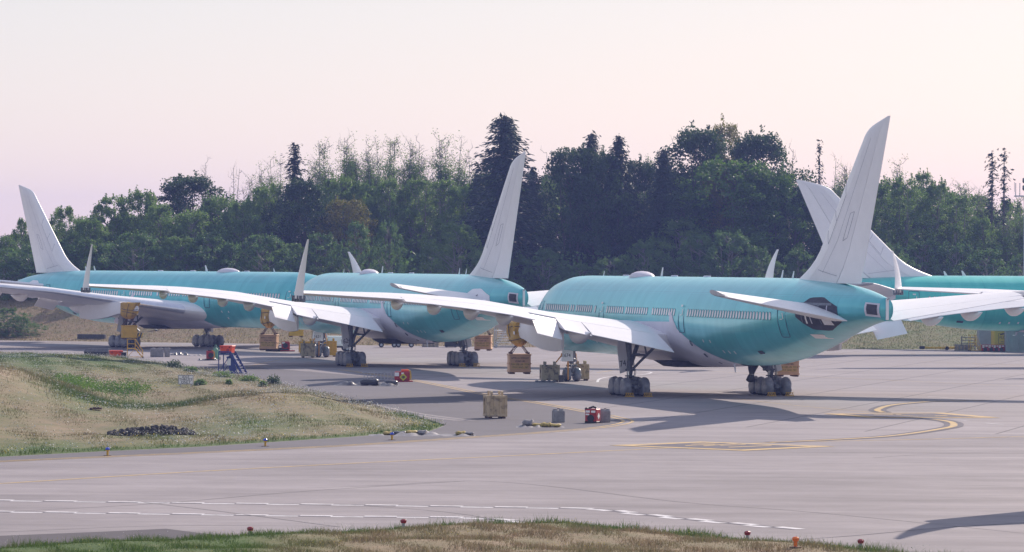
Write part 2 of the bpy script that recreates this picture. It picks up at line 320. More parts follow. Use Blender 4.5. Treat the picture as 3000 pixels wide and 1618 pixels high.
def pavemat(name, c, streak=.12, blotch=.1, ang=0.0, dark=.5, slabs=None):
    m = bpy.data.materials.new(name); t, N, L, P = nodes(m)
    P.inputs['Roughness'].default_value = .82; P.inputs['Specular IOR Level'].default_value = .25
    tc = N.new('ShaderNodeTexCoord')
    def noise(scale, sx, sy, det, rough=.6):
        mp = N.new('ShaderNodeMapping'); mp.inputs['Scale'].default_value = (sx, sy, 1); mp.inputs['Rotation'].default_value = (0, 0, ang)
        n = N.new('ShaderNodeTexNoise'); n.inputs['Scale'].default_value = scale; n.inputs['Detail'].default_value = det; n.inputs['Roughness'].default_value = rough
        L.new(tc.outputs['Object'], mp.inputs[0]); L.new(mp.outputs[0], n.inputs['Vector']); return n.outputs[0]
    def ramp(src, p0, p1, lo, hi):
        mr = N.new('ShaderNodeMapRange'); mr.inputs[1].default_value = p0; mr.inputs[2].default_value = p1; mr.inputs[3].default_value = lo; mr.inputs[4].default_value = hi
        L.new(src, mr.inputs[0]); return mr.outputs[0]
    fac = None
    layers = [ramp(noise(.045, 1, .55, 5), .3, .7, 1-blotch, 1+blotch), ramp(noise(.22, .28, 1.0, 6, .7), .35, .75, 1+streak*.5, 1-streak),
              ramp(noise(.9, 1, .6, 7, .75), .3, .7, .95, 1.05), ramp(noise(14, 1, 1, 3), .3, .7, .96, 1.04), ramp(noise(.11, .16, 1.3, 4), .60, .78, 1, 1-streak*1.3)]
    for s in layers:
        if fac is None: fac = s
        else:
            mu = N.new('ShaderNodeMath'); mu.operation = 'MULTIPLY'; L.new(fac, mu.inputs[0]); L.new(s, mu.inputs[1]); fac = mu.outputs[0]
    if slabs:
        br = N.new('ShaderNodeTexBrick'); br.offset = 0; br.inputs['Scale'].default_value = 1; br.inputs['Brick Width'].default_value = slabs; br.inputs['Row Height'].default_value = slabs
        br.inputs['Mortar Size'].default_value = .09; br.inputs['Color1'].default_value = (1.03, 1.03, 1.03, 1); br.inputs['Color2'].default_value = (.96, .96, .97, 1); br.inputs['Mortar'].default_value = (dark, dark, dark, 1)
        mp = N.new('ShaderNodeMapping'); mp.inputs['Rotation'].default_value = (0, 0, R(15.7)); L.new(tc.outputs['Object'], mp.inputs[0]); L.new(mp.outputs[0], br.inputs['Vector'])
        mu = N.new('ShaderNodeMath'); mu.operation = 'MULTIPLY'; L.new(fac, mu.inputs[0]); L.new(br.outputs[0], mu.inputs[1]); fac = mu.outputs[0]
    vm = N.new('ShaderNodeVectorMath'); vm.operation = 'SCALE'; vm.inputs[0].default_value = c; L.new(fac, vm.inputs['Scale']); L.new(vm.outputs[0], P.inputs['Base Color'])
    return m
M_apron = pavemat('apron_concrete', (.278, .254, .264), .18, .10, slabs=7.6)
M_taxi = pavemat('taxiway_concrete', (.266, .243, .254), .32, .16, ang=R(-4))
M_asph = pavemat('shoulder_asphalt', (.136, .129, .142), .14, .12)
M_asph2 = pavemat('dark_asphalt', (.092, .084, .095), .10, .10)
M_strip = pavemat('edge_strip_concrete', (.27, .25, .255), .1, .1)
M_yline = mat('yellow_line_paint', (.56, .39, .16), .8, .1, 1.6, c2=(.34, .28, .21), thr=(.34, .56))
M_wline = mat('white_line_paint', (.66, .65, .68), .8, .1, 1.6, c2=(.36, .34, .35), thr=(.32, .55))
M_kline = mat('black_line_paint', (.085, .08, .105), .8, .15, .9)
M_tar = mat('tar_seal', (.20, .185, .19), .7, .2, 2)
def sheet(name, pts, m, z, parent=None):
    mb = MB(); mb.poly([(p[0], p[1], z) for p in pts]); o = mb.obj(name, m, parent, fix=False)
    if o.data.polygons[0].normal.z < 0: o.data.flip_normals()
    if parent is None: tag(o, kind='structure')
    return o
# apron: one slab of paving from the camera side to the foot of the bank, with the two grass islands cut out
def tri_sheet(name, outline, holes, m, z):
    bm = bmesh.new(); es = []
    for loop in [outline]+holes:
        vv = [bm.verts.new((p[0], p[1], z)) for p in loop]
        es += [bm.edges.new((vv[k], vv[(k+1) % len(vv)])) for k in range(len(vv))]
    bmesh.ops.triangle_fill(bm, use_beauty=True, use_dissolve=False, edges=es, normal=(0, 0, 1))
    for f in bm.faces:
        if f.normal.z < 0: f.normal_flip()
    me = bpy.data.meshes.new(name); bm.to_mesh(me); bm.free(); me.materials.append(m); return tag(inst(name, me), kind='structure')
foot = [tuple(p) for p in FOOT[1:-1]]
TX = [G(-700, 1366), G(0, 1339), G(300, 1323), G(596, 1309), G(1020, 1281), G(1262, 1263), G(1307, 1247)]
apron = tri_sheet('apron', [(-90, 461), (-61, 456), (0, 434), (70, 434), (140, 434), (140, 60), (17, 60), G(2900, 1654), G(2552, 1611), G(2196, 1583), G(2000, 1565), G(1671, 1533), G(1368, 1540), G(1000, 1562), G(640, 1578), G(330, 1591), G(0, 1609), G(-600, 1623)]
    + [G(-700, 1366), G(0, 1339), G(300, 1323), G(596, 1309), G(1020, 1281), G(1262, 1263), G(1307, 1246), G(1200, 1214), G(1000, 1162), G(712, 1099), G(560, 1077), G(361, 1053), G(250, 1041), G(0, 1032), G(-700, 1029)], [], M_apron, 0.0)
def smooth_path(px, n=10, world=False):
    p = [Vector((*(q if world else G(*q)), 0)) for q in px]; out = []
    for k in range(len(p)-1):
        a, b, c, d = p[max(k-1, 0)], p[k], p[k+1], p[min(k+2, len(p)-1)]
        for i in range(n):
            t = i/n; out.append(.5*((2*b)+(c-a)*t+(2*a-5*b+4*c-d)*t*t+(3*b-3*c+d-a)*t**3))
    return out+[p[-1]]
def ribbon(name, pts, w, m, z, parent, off=0.0):
    mb = MB(); L_, R_ = [], []
    for k, p in enumerate(pts):
        d = (pts[min(k+1, len(pts)-1)]-pts[max(k-1, 0)]).normalized(); nrm = Vector((-d.y, d.x, 0))
        L_.append(p+nrm*(off+w/2)); R_.append(p+nrm*(off-w/2))
    vs = [(q.x, q.y, z) for q in L_]+[(q.x, q.y, z) for q in R_]; n = len(pts)
    mb.add(vs, [(k, n+k, n+k+1, k+1) for k in range(n-1)])
    o = mb.obj(name, m, parent, fix=False)
    if o.data.polygons[0].normal.z < 0: o.data.flip_normals()
    return o
# taxiway (nearer, slightly darker paving) and asphalt shoulder inside the double yellow line
taxi = sheet('taxiway', [G(-700, 1366), G(0, 1352), G(1000, 1306), G(1500, 1272), G(1760, 1252), G(1836, 1236), G(2400, 1262), G(3050, 1275), G(3600, 1300), (40, 121), (17, 119), G(2552, 1609), G(2196, 1581), G(2000, 1563), G(1671, 1531), G(1368, 1538), G(1000, 1560), G(640, 1576), G(330, 1589), G(0, 1607), G(-600, 1620)], M_taxi, .004)
shoulder = sheet('asphalt_shoulder', [G(-700, 1367), G(0, 1340), G(300, 1324), G(596, 1310), G(1020, 1282), G(1262, 1264), G(1310, 1247), G(1201, 1215), G(1000, 1163), G(712, 1100), G(560, 1078), G(700, 1072), G(1000, 1097), G(1200, 1113), G(1440, 1160), G(1560, 1176), G(1715, 1208), G(1815, 1226), G(1836, 1236), G(1760, 1252), G(1500, 1273), G(1000, 1307), G(0, 1353), G(-700, 1380)], M_asph, .008)
sheet('dark_asphalt_patch', [G(-300, 1590), G(0, 1571), G(300, 1559), G(490, 1550), G(690, 1575), G(640, 1579), G(330, 1592), G(0, 1609), G(-300, 1618)], M_asph2, .008)
strip = ribbon('edge_strip', smooth_path([(640, 1088), (712, 1104), (1000, 1170), (1200, 1211), (1366, 1233)], 6), 1.5, M_strip, .012, None, 0); tag(strip, kind='structure')
ribbon('painted_line', smooth_path([(712, 1104), (1000, 1170), (1200, 1211), (1366, 1233)], 6), .25, M_kline, .016, strip, .1)
double = smooth_path([(1000, 1084), (1208, 1114), (1440, 1160), (1560, 1178), (1715, 1206), (1800, 1222), (1842, 1236), (1770, 1252), (1600, 1267), (1400, 1281), (1000, 1307), (500, 1331), (0, 1353), (-400, 1372)], 8)
for off in (-.28, .28): ribbon('yellow_line', double, .2, M_yline, .016, taxi, off)
ribbon('yellow_line', smooth_path([(-300, 1435), (0, 1418), (500, 1387), (1000, 1360), (1500, 1336), (2000, 1311), (2286, 1297), (2700, 1288), (3000, 1280), (3300, 1275)], 6), .27, M_yline, .012, taxi)
arc1 = smooth_path([(2262, 1297), (2400, 1291), (2613, 1278), (2773, 1255), (2797, 1245), (2783, 1236), (2735, 1229)], 10)
arc2 = smooth_path([(2589, 1209), (2573, 1201), (2613, 1188), (2700, 1179), (2760, 1176), (2900, 1173)], 10)
for a in (arc1, arc2):
    ribbon('yellow_line', a, .42, M_yline, .020, taxi)
    for s in (-1, 1): ribbon('black_border', a, .34, M_kline, .016, taxi, s*.42)
def lerp_quad(c, s, t):
    a = Vector(c[0])*(1-s)+Vector(c[1])*s; b = Vector(c[3])*(1-s)+Vector(c[2])*s; return a*(1-t)+b*t
for cs, strokes in (([(1785, 1306), (2053, 1295), (2450, 1309), (2184, 1322)], [((2008, 1307), (2095, 1303.5), 2.0), ((2025, 1303), (2128, 1298.5), 1.6), ((2062, 1308), (2170, 1300.5), 2.0), ((2110, 1307), (2185, 1304), 1.6), ((2135, 1312), (2260, 1307), 2.0)]),
                    ([(2413, 1213), (2761, 1210), (2937, 1225), (2548, 1225)], [((2560, 1217), (2640, 1215.5), 1.5), ((2610, 1215), (2690, 1222), 1.8), ((2700, 1215), (2740, 1220), 1.5), ((2740, 1220), (2775, 1218), 1.5)])):
    c = [(*G(*p), 0) for p in cs]
    g = sheet('painted_sign', [lerp_quad(c, s, t) for s, t in ((0, 0), (1, 0), (1, 1), (0, 1))], M_yline, .020, taxi)
    sheet('sign_field', [lerp_quad(c, s, t) for s, t in ((.12, .11), (.88, .11), (.88, .89), (.12, .89))], M_kline, .024, taxi)
    for a, b, hh in strokes:
        sheet('sign_stroke', [G(a[0], a[1]-hh*.3), G(b[0], b[1]-hh*.3), G(b[0]+5, b[1]+hh*.3), G(a[0]+5, a[1]+hh*.3)], M_yline, .028, taxi)
# zipper road edge: alternating offset white dashes
def zipper(px, dash, n0=0):
    p = smooth_path(px, 12); acc = 0; seg = []; cum = [0]
    for a, b in zip(p[:-1], p[1:]): cum.append(cum[-1]+(b-a).length)
    def at_(d):
        k = min(max(np.searchsorted(cum, d)-1, 0), len(p)-2); t = (d-cum[k])/(cum[k+1]-cum[k]+1e-9); return p[k].lerp(p[k+1], t)
    d = 0; k = n0
    while d+dash < cum[-1]:
        ribbon('white_dash', [at_(d+dash*f/4) for f in range(5)], .46, M_wline, .012, taxi, .23 if k % 2 else -.23)
        ribbon('black_dash', [at_(d+dash*f/4) for f in range(5)], .26, M_kline, .008, taxi, -.14 if k % 2 else .14)
        d += dash; k += 1
zipper([(-140, 1464), (0, 1467), (500, 1474), (1000, 1480), (1400, 1486), (1732, 1492), (1860, 1505), (2000, 1520), (2200, 1539), (2403, 1558)], 1.28)
zipper([(-140, 1497), (0, 1500), (500, 1507), (1000, 1514), (1260, 1516), (1417, 1520), (1593, 1536)], 1.22)
for a in ([(900, 1430), (1100, 1424), (1368, 1410), (1600, 1424), (2000, 1472), (2400, 1503), (3050, 1568)], [(0, 1500), (160, 1493), (480, 1475), (900, 1440), (1368, 1410)], [(2250, 1588), (2500, 1571), (2770, 1547), (3050, 1530)],
          [(380, 1468), (640, 1498), (1000, 1545)], [(2560, 1342), (2760, 1330), (3050, 1322)], [(0, 1560), (500, 1541), (1000, 1543)], [(1000, 1478), (1300, 1500), (1500, 1530)]):
    ribbon('sealed_joint', smooth_path(a, 6), .07, M_tar if a[0][0] != 2250 else M_kline, .012, taxi)
for px in ([(1750, 1045), (2100, 1052), (2500, 1062)], [(2700, 1060), (3050, 1072)], [(1750, 1092), (1900, 1080), (2300, 1100), (2900, 1128), (3050, 1133)], [(2150, 1168), (2350, 1190), (2600, 1212)], [(700, 1080), (900, 1048), (1300, 1055)]):
    ribbon('yellow_line', smooth_path(px, 6), .15, M_yline, .006, apron)
for px in ([(1752, 1120), (1760, 1110), (1800, 1103), (1880, 1098), (1910, 1092), (1880, 1088)],):
    ribbon('white_line', smooth_path(px, 6), .22, M_wline, .006, apron)
ribbon('white_line', smooth_path([(2720, 1162), (2950, 1178)], 4), .15, M_wline, .006, apron)
for px in ([(2800, 1231), (2840, 1234)], [(2890, 1240), (2940, 1245)]): ribbon('white_line', smooth_path(px, 4), .2, M_wline, .010, taxi)
# ------------------------------------------------------------------ airliners (local: +Y to the nose, +X right, origin on the ground between the main wheels)
S0 = 38.7
PS = np.array([0, .12, .4, 1.0, 1.8, 2.8, 4, 6, 8.5, 11, 50, 54, 58, 62, 66, 69, 72, 74.3, 76.0])
PT = np.array([4.75, 5.12, 5.48, 5.95, 6.38, 6.95, 7.75, 8.35, 8.65, 8.72, 8.72, 8.72, 8.71, 8.66, 8.52, 8.33, 8.05, 7.74, 7.48])
PB = np.array([4.65, 4.32, 4.02, 3.60, 3.22, 2.93, 2.72, 2.56, 2.52, 2.52, 2.52, 2.62, 2.98, 3.62, 4.42, 5.02, 5.55, 5.88, 6.05])
PW = np.array([.03, .45, .82, 1.28, 1.70, 2.10, 2.50, 2.88, 3.06, 3.10, 3.10, 3.08, 2.98, 2.74, 2.32, 1.90, 1.38, .92, .42])
def pchip(x, X, Y):
    h = np.diff(X); d = np.diff(Y)/h; m = np.zeros(len(X)); m[0], m[-1] = d[0], d[-1]
    for k in range(1, len(X)-1): m[k] = 0 if d[k-1]*d[k] <= 0 else 2*d[k-1]*d[k]/(d[k-1]+d[k])
    k = int(min(max(np.searchsorted(X, x)-1, 0), len(X)-2)); t = (x-X[k])/h[k]
    return ((1+2*t)*(1-t)**2*Y[k]+t*(1-t)**2*h[k]*m[k]+t*t*(3-2*t)*Y[k+1]+t*t*(t-1)*h[k]*m[k+1])
def prof(s): return pchip(s, PS, PT), pchip(s, PS, PB), pchip(s, PS, PW)
def hull(s, th, off=0.0):                                           # th from the crown, positive to the left
    t, b, w = prof(s); zc, hr = (t+b)/2, (t-b)/2
    return Vector((-(w+off)*math.sin(th), S0-s, zc+(hr+off)*math.cos(th)))
def th_of(s, z):
    t, b, w = prof(s); return math.acos(max(-1, min(1, (z-(t+b)/2)/((t-b)/2))))
def hullz(s, z, side=1, off=0.0): return hull(s, side*th_of(s, z), off)   # side 1 = left
def hull_frame(s, z, side):
    p = hullz(s, z, side); ds = hullz(s+.1, z, side)-hullz(s-.1, z, side); dz = hullz(s, z+.1, side)-hullz(s, z-.1, side)
    ty = dz.normalized(); tx = ds.normalized(); n = tx.cross(ty)
    if n.dot(p-Vector((0, p.y, 5.6))) < 0: n = -n
    tx = ty.cross(n).normalized(); M = Matrix((tx, ty, n)).transposed().to_4x4(); M.translation = p; return M
CACHE = {}
def part(key, name, parent, mats, fn, smooth=False, **kw):
    if key not in CACHE:
        me = fn().mesh(name, smooth)
        for m in (mats if isinstance(mats, (list, tuple)) else [mats]): me.materials.append(m)
        CACHE[key] = me
    return inst(name, CACHE[key], parent, **kw)
def f_hull():
    mb = MB(); st = list(PS[:9])+list(np.arange(9.7, 50, 1.55))+list(np.arange(50, 76, .8))+[76.0]; n = 56
    mb.rings([[hull(s, 2*PI*k/n) for k in range(n)] for s in st]); return mb
def f_patch(pts_fn, ns, nt, off):                                   # strip of skin: pts_fn(u, v) -> (s, z)
    def g(side):
        mb = MB(); vs = []
        for a in range(ns+1):
            for b in range(nt+1):
                s, z = pts_fn(a/ns, b/nt); vs.append(hullz(s, z, side, off))
        return mb.add(vs, [(a*(nt+1)+b, (a+1)*(nt+1)+b, (a+1)*(nt+1)+b+1, a*(nt+1)+b+1) for a in range(ns) for b in range(nt)])
    return g
def f_window():
    mb = MB(); n = 12
    def ring(w, h, z): return [(w*math.copysign(abs(math.cos(t))**.8, math.cos(t)), h*math.copysign(abs(math.sin(t))**.8, math.sin(t)), z) for t in (2*PI*k/n for k in range(n))]
    mb.rings([ring(.175, .29, 0), ring(.175, .29, .022), ring(.150, .262, .022)], False, False, 1)
    mb.rings([ring(.150, .262, .022), ring(.147, .258, .016)], False, True, 0); return mb
def f_outline(w, h, t=.05, d=.02):
    def g():
        mb = MB(); r = .16
        def loop(e, z):
            out = []
            for cx, cy, a0 in ((1, 1, 0), (-1, 1, 90), (-1, -1, 180), (1, -1, 270)):
                for k in range(4):
                    a = R(a0+30*k); out.append((cx*(w/2-r)+(r+e)*math.cos(a), cy*(h/2-r)+(r+e)*math.sin(a), z))
            return out
        # bend onto the hull circle
        def bend(p): return (p[0], 3.1*math.sin((p[1]+.15)/3.1)-.15, p[2]-(3.1-3.1*math.cos((p[1]+.15)/3.1)))
        def sub(l):
            o = []
            for a, b in zip(l, l[1:]+l[:1]):
                k = max(1, int(abs(b[1]-a[1])/.3))
                o += [tuple(a[c]+(b[c]-a[c])*i/k for c in range(3)) for i in range(k)]
            return [bend(p) for p in o]
        mb.rings([sub(loop(0, -.01)), sub(loop(0, d)), sub(loop(-t, d)), sub(loop(-t, -.01))], False, False); return mb
    return g
def naca(t, x): return 5*t*(.2969*math.sqrt(max(x, 0))-.126*x-.3516*x*x+.2843*x**3-.1015*x**4)
# ---- wing (built for the left side; the right is mirrored in x)
WY = np.array([1.5, 4, 7, 10.5, 16.3, 19, 22, 25, 32.4]); WZ = np.array([3.45, 3.80, 4.38, 5.02, 6.10, 6.45, 6.78, 7.02, 7.45])
def w_le(y): return float(np.interp(y, [1.5, 4, 10.5, 32.4], [23.6, 26.2, 31.0, 46.9]))
def w_te(y): return float(np.interp(y, [1.5, 4, 10.5, 32.4], [44.2, 44.0, 43.4, 50.3]))
def w_z(y): return float(np.interp(y, WY, WZ))
def w_inc(y): return float(np.interp(y, [1.5, 10, 32.4], [.62, .35, .05]))
def w_pt(y, x, up, side, extra=0.0):
    le, te = w_le(y), w_te(y); c = te-le; tt = float(np.interp(y, [1.5, 8, 32.4], [.125, .115, .095]))
    z = w_z(y)+w_inc(y)*(1-x)+.02*c*(1-(2*x-1)**2)*.6+(1 if up else -.85)*naca(tt, x)*c
    return Vector((-side*y, S0-(le+c*x), z+extra))
XS = [0, .006, .02, .05, .1, .2, .32, .45, .6, .70, .78]
def f_wing(side):
    mb = MB(); ys = [1.5, 3, 4, 5.5, 7, 8.7, 10.5, 13, 16.3, 19, 22, 25, 28.5, 32.35]
    mb.rings([[w_pt(y, x, True, side) for x in reversed(XS)]+[w_pt(y, x, False, side) for x in XS[1:]] for y in ys]); return mb
def f_slat(side):
    mb = MB(); xs = [0, .004, .012, .028, .048]; ys = [4.4, 7, 10.2, 10.5, 16.3, 22, 28, 32.2]; rings = []
    for y in ys:
        c = w_pt(y, .12, True, side).lerp(w_pt(y, .12, False, side), .5)
        def o(p): d = (p-c); return c+d*(1+.022/max(d.length, .2))
        rings.append([o(w_pt(y, x, True, side)) for x in reversed(xs)]+[o(w_pt(y, x, False, side)) for x in xs[1:-1]]+[w_pt(y, .03, False, side)])
    return mb.rings(rings)
def f_te(y0, y1, droop, side, x0=.785, drop=0.0):
    mb = MB(); rings = []
    for k in range(6):
        y = y0+(y1-y0)*k/5; hng = w_pt(y, x0, True, side); low = w_pt(y, x0, False, side); te = (w_pt(y, 1, True, side)+w_pt(y, 1, False, side))/2
        mid = (hng+low)/2; ca, sa = math.cos(R(droop)), math.sin(R(droop))
        def rot(p):
            d = p-mid; return mid+Vector((d.x, d.y*ca+d.z*sa*1, d.z*ca+d.y*sa))+Vector((0, 0, -drop))
        q = w_pt(y, .9, True, side); q2 = w_pt(y, .9, False, side)
        rings.append([rot(hng), rot(q), rot(te+Vector((0, 0, .02))), rot(te-Vector((0, 0, .02))), rot(q2), rot(low)])
    return mb.rings(rings)
def f_canoe(y, ln, w, h, side, back=.6):
    mb = MB(); te = w_te(y); z = w_z(y); n = 14; rings = []
    for k in range(13):
        t = k/12; r = max(.03, min(1, (t/.34)**.6 if t > 0 else .03)*(1-max(0, (t-.40)/.60)**1.7))
        s = te-ln+back+t*ln; zz = z-.10-h*.42*math.sin(PI*min(1, t**.9))-.10*t
        rings.append([Vector((-side*y+w/2*r*math.cos(2*PI*i/n), S0-s, zz+h/2*r*math.sin(2*PI*i/n))) for i in range(n)])
    return mb.rings(rings)
def f_foldtip(side):                                                # tip turned up about its hinge
    mb = MB(); rings = []; y = 32.45
    for t in np.linspace(0, 1, 14):
        z = 7.12+4.05*t; le = 47.75+3.5*t**1.7; te = 50.25+1.5*t**2.2; te = max(te, le+.40)
        c = te-le; th = .42*(1-t)**1.0*.8+.07; lean = .10*math.sin(PI*t*.8)
        rings.append([Vector((-side*(y-lean+(k)*th/2*naca(.2, x)/.1), S0-(le+c*x), z)) for k, x in [(1, x) for x in (1, .75, .5, .3, .12, .03)]+[(1, 0)]+[(-1, x) for x in (.03, .12, .3, .5, .75)]])
    return mb.rings(rings)
def f_hinge(side):
    mb = MB()
    for s in (47.6, 48.4, 49.2, 49.9): mb.box((-side*32.45, S0-s, 7.12), (.42, .16, .42))
    mb.cyl((-side*32.4, S0-47.3, 7.0), (-side*32.4, S0-50.3, 7.0), .12, n=8); return mb
# ---- vertical fin
def fin_le(z):
    base = 62.6+(z-9.2)*1.075
    return base-2.6*max(0, (10.6-z)/2.2)**2 if z < 10.6 else base
def fin_te(z): return 71.2+(z-8.0)*.463
def fin_sec(s0, s1, z, tk, cut0, cut1, n=9):
    c = s1-s0; xs = [cut0+(cut1-cut0)*(.5-.5*math.cos(PI*k/(n-1))) if cut0 == 0 else cut0+(cut1-cut0)*k/(n-1) for k in range(n)]
    return [Vector((naca(tk, x)*c+.012, S0-(s0+c*x), z)) for x in reversed(xs)]+[Vector((-naca(tk, x)*c-.012, S0-(s0+c*x), z)) for x in xs]
def fin_ring(z, a, b, n=9):
    s0, s1 = fin_le(z), fin_te(z); tk = .105 if z > 10 else .105*(11/(s1-s0+2))
    if z > 18.0:                                                   # raked rounded tip
        s0 = float(np.interp(z, [18.0, 18.25, 18.45, 18.62, 18.8, 19.0, 19.17], [72.06, 72.42, 72.85, 73.4, 74.2, 75.2, 76.1])); tk *= 1-.5*(z-18)/1.17
    return fin_sec(s0, s1, z, tk, a, b, n)
FZ = [7.7, 8.4, 8.75, 9.1, 9.5, 10, 10.6, 12, 14, 16, 17.5, 18.0, 18.25, 18.45, 18.62, 18.8, 19.0, 19.15]
def f_fin(): return MB().rings([fin_ring(z, .262, .692, 6) for z in FZ])
def f_finle(): return MB().rings([fin_ring(z, 0, .258, 7) for z in FZ])
def f_rudder(): return MB().rings([fin_ring(z, .70, 1.0, 5) for z in FZ[1:]])
def f_finseam(side):                                               # access panel outlines on the fin sides
    mb = MB()
    def P(x, z):
        s0, s1 = fin_le(z), fin_te(z); c = s1-s0; return Vector((-side*(naca(.105, x)*c+.016), S0-(s0+c*x), z))
    for path in ([(.06, 15.0), (.24, 14.2), (.24, 11.0), (.08, 11.9)], [(.07, 13.2), (.24, 12.5)], [(.52, 13.0), (.60, 13.1), (.60, 11.4), (.53, 11.2), (.52, 13.0)], [(.30, 9.3), (.66, 8.9)], [(.42, 9.1), (.42, 17.8)]):
        pts = []
        for (x0, z0), (x1, z1) in zip(path[:-1], path[1:]): pts += [P(x0+(x1-x0)*t/4, z0+(z1-z0)*t/4) for t in range(5)]
        mb.path(pts, (.013 if path[0][0] != .42 else .006), 4)
    return mb
# ---- horizontal stabiliser
def st_z(y): return 5.95+(y-1.3)*.176
def st_le(y): return 64.2+(y-1.6)*.80
def st_te(y): return 73.05+(y-1.3)*.155
def f_stab(side, a, b, y0=1.0, y1=10.35, n=9):
    mb = MB(); rings = []
    for y in np.linspace(y0, y1, 9):
        le, te = st_le(y), st_te(y); c = te-le
        if y > 10.0: le += (y-10)**2*1.6
        xs = [a+(b-a)*k/(n-1) for k in range(n)] if a > 0 else [b*(k/(n-1))**1.8 for k in range(n)]
        rings.append([Vector((-side*y, S0-(le+c*x), st_z(y)+.088*c*(1-x)+naca(.095, x)*c+.01)) for x in reversed(xs)]+[Vector((-side*y, S0-(le+c*x), st_z(y)+.088*c*(1-x)-naca(.095, x)*c-.01)) for x in xs])
    return mb.rings(rings)
# ---- wing to body fairing
def f_fairing(side=None):
    mb = MB(); rings = []; ss = list(np.linspace(25.2, 49.8, 34)); n = 40
    for s in ss:
        t = (s-25.2)/24.6; up = float(np.interp(s, [25.2, 26.5, 28, 30, 40.6, 41.0, 43, 46, 49.8], [2.58, 3.3, 4.3, 5.35, 5.45, 5.45, 4.75, 3.55, 2.60]))
        th0 = th_of(s, up); bul = .05+.26*min(1, math.sin(PI*t)*1.3)
        ring = []
        for k in range(n+1):
            th = th0+(2*PI-2*th0)*k/n; e = min(1, min(k, n-k)/6); wid = -.55*bul*max(0, math.sin(th if th < PI else 2*PI-th))**1.5
            ring.append(hull(s, th, .015+(bul+wid)*e))
        rings.append(ring)
    return mb.rings(rings, False, False, closed=False)
def f_fillet(side):                                                # the fin shaped flare at the rear of the fairing
    mb = MB(); a = [hullz(40.9, z, side, .03) for z in (4.2, 5.0, 5.6, 6.15)]; b = [hullz(41.2+(6.2-z)*1.05, z, side, .03) for z in (4.2, 5.0, 5.6, 6.15)]
    mid = [hullz(40.95+(6.2-z)*.5, z, side, .10) for z in (4.2, 5.0, 5.6, 6.15)]
    return mb.rings([a, mid, b], False, False, closed=False)
# ---- pylon left bare where the engine was
PYL = 10.75
def f_pylon(side):
    mb = MB(); rings = []
    for s, zt, zb, w in ((26.0, 4.85, 4.35, .42), (27.5, 5.10, 4.15, .62), (30, 5.25, 3.95, .72), (32.5, 5.20, 3.55, .80), (35, 5.05, 3.30, .78), (37.2, 4.95, 3.22, .62), (39.4, 4.60, 3.35, .22)):
        x = -side*PYL; rings.append([Vector((x+w/2*a, S0-s, z)) for a, z in ((-.7, zt), (.7, zt), (1, (zt+zb)/2), (.7, zb), (-.7, zb), (-1, (zt+zb)/2))])
    return mb.rings(rings)
def f_tarp(seed):
    mb = MB(); rg = random.Random(seed); n = 30; ph = [rg.uniform(0, 6.28) for _ in range(8)]; rings = []
    for k in range(16):                                             # a sack hung from the pylon: rings from top to bottom
        t = k/15; z = 5.22-1.82*t; L_ = 1.75*(1-.10*t) if t < .62 else 1.75*.938*(1-((t-.62)/.40)**2.2*.92); W = .55*(1+.10*math.sin(4*t+ph[0])) if t < .62 else .56*(1-((t-.62)/.40)**2.4*.80)
        ring = []
        for i in range(n):
            a = 2*PI*i/n; q = 1+.07*math.sin(5*a+ph[1]+5*t)+.06*math.sin(9*a+ph[2]-7*t)+.05*math.sin(14*a+ph[3]+11*t)+.04*rg.uniform(-1, 1)
            cx, sy = math.cos(a), math.sin(a); cx = math.copysign(abs(cx)**.75, cx); sy = math.copysign(abs(sy)**.75, sy)
            ring.append(Vector((W*q*cx, 11.25+.25*math.sin(3*t+ph[4])-.35*t+L_*q*sy*.95, z+.05*math.sin(3*a+ph[5]))))
        rings.append(ring)
    return mb.rings(rings)
def f_strapring(q, seed):
    mb = MB(); n = 22
    if q < 2:
        z0 = (4.65, 4.0)[q]; pts = [Vector((.60*math.cos(2*PI*i/n), 11.1+1.72*math.sin(2*PI*i/n), z0+(.22 if q else -.25)*math.sin(2*PI*i/n+seed))) for i in range(n)]; return mb.path(pts+[pts[0]], .028, 5)
    return mb.path([Vector((-.59, 11.9, 5.1)), Vector((-.62, 11.6, 4.4)), Vector((-.5, 11.2, 3.7)), Vector((0, 11.1, 3.38)), Vector((.5, 11.2, 3.7)), Vector((.62, 11.6, 4.4)), Vector((.59, 11.9, 5.1))], .028, 5)
# ---- gear
def f_bag(r, w, seed):
    def g():
        mb = MB(); rg = random.Random(seed); n = 28; prof_ = [(-.5, .30), (-.52, .7), (-.46, .93), (-.28, 1.04), (0, 1.07), (.28, 1.04), (.46, .93), (.52, .7), (.5, .30)]
        ph = [rg.uniform(0, 6.28) for _ in range(5)]; rings = []
        for x, q in prof_:
            ring = []
            for i in range(n):
                a = 2*PI*i/n; wv = 1+.028*math.sin(5*a+ph[0]+x*4)+.03*math.sin(11*a+ph[1]-x*6)+.022*math.sin(17*a+ph[2]+x*9)
                sk = 1+.10*max(0, -math.sin(a))
                ring.append(Vector((x*w*sk*(1+.06*math.sin(7*a+ph[3])), r*q*wv*math.cos(a), max(r+r*q*wv*math.sin(a), .15+.03*math.sin(9*a+ph[4])))))
            rings.append(ring)
        return mb.rings(rings)
    return g
def f_tyre(r, w):
    def g():
        mb = MB(); n = 22
        return mb.rings([[Vector((x*w, r*q*math.cos(2*PI*i/n), r+r*q*math.sin(2*PI*i/n))) for i in range(n)] for x, q in ((-.5, .55), (-.5, .85), (-.36, .985), (.36, .985), (.5, .85), (.5, .55))])
    return g
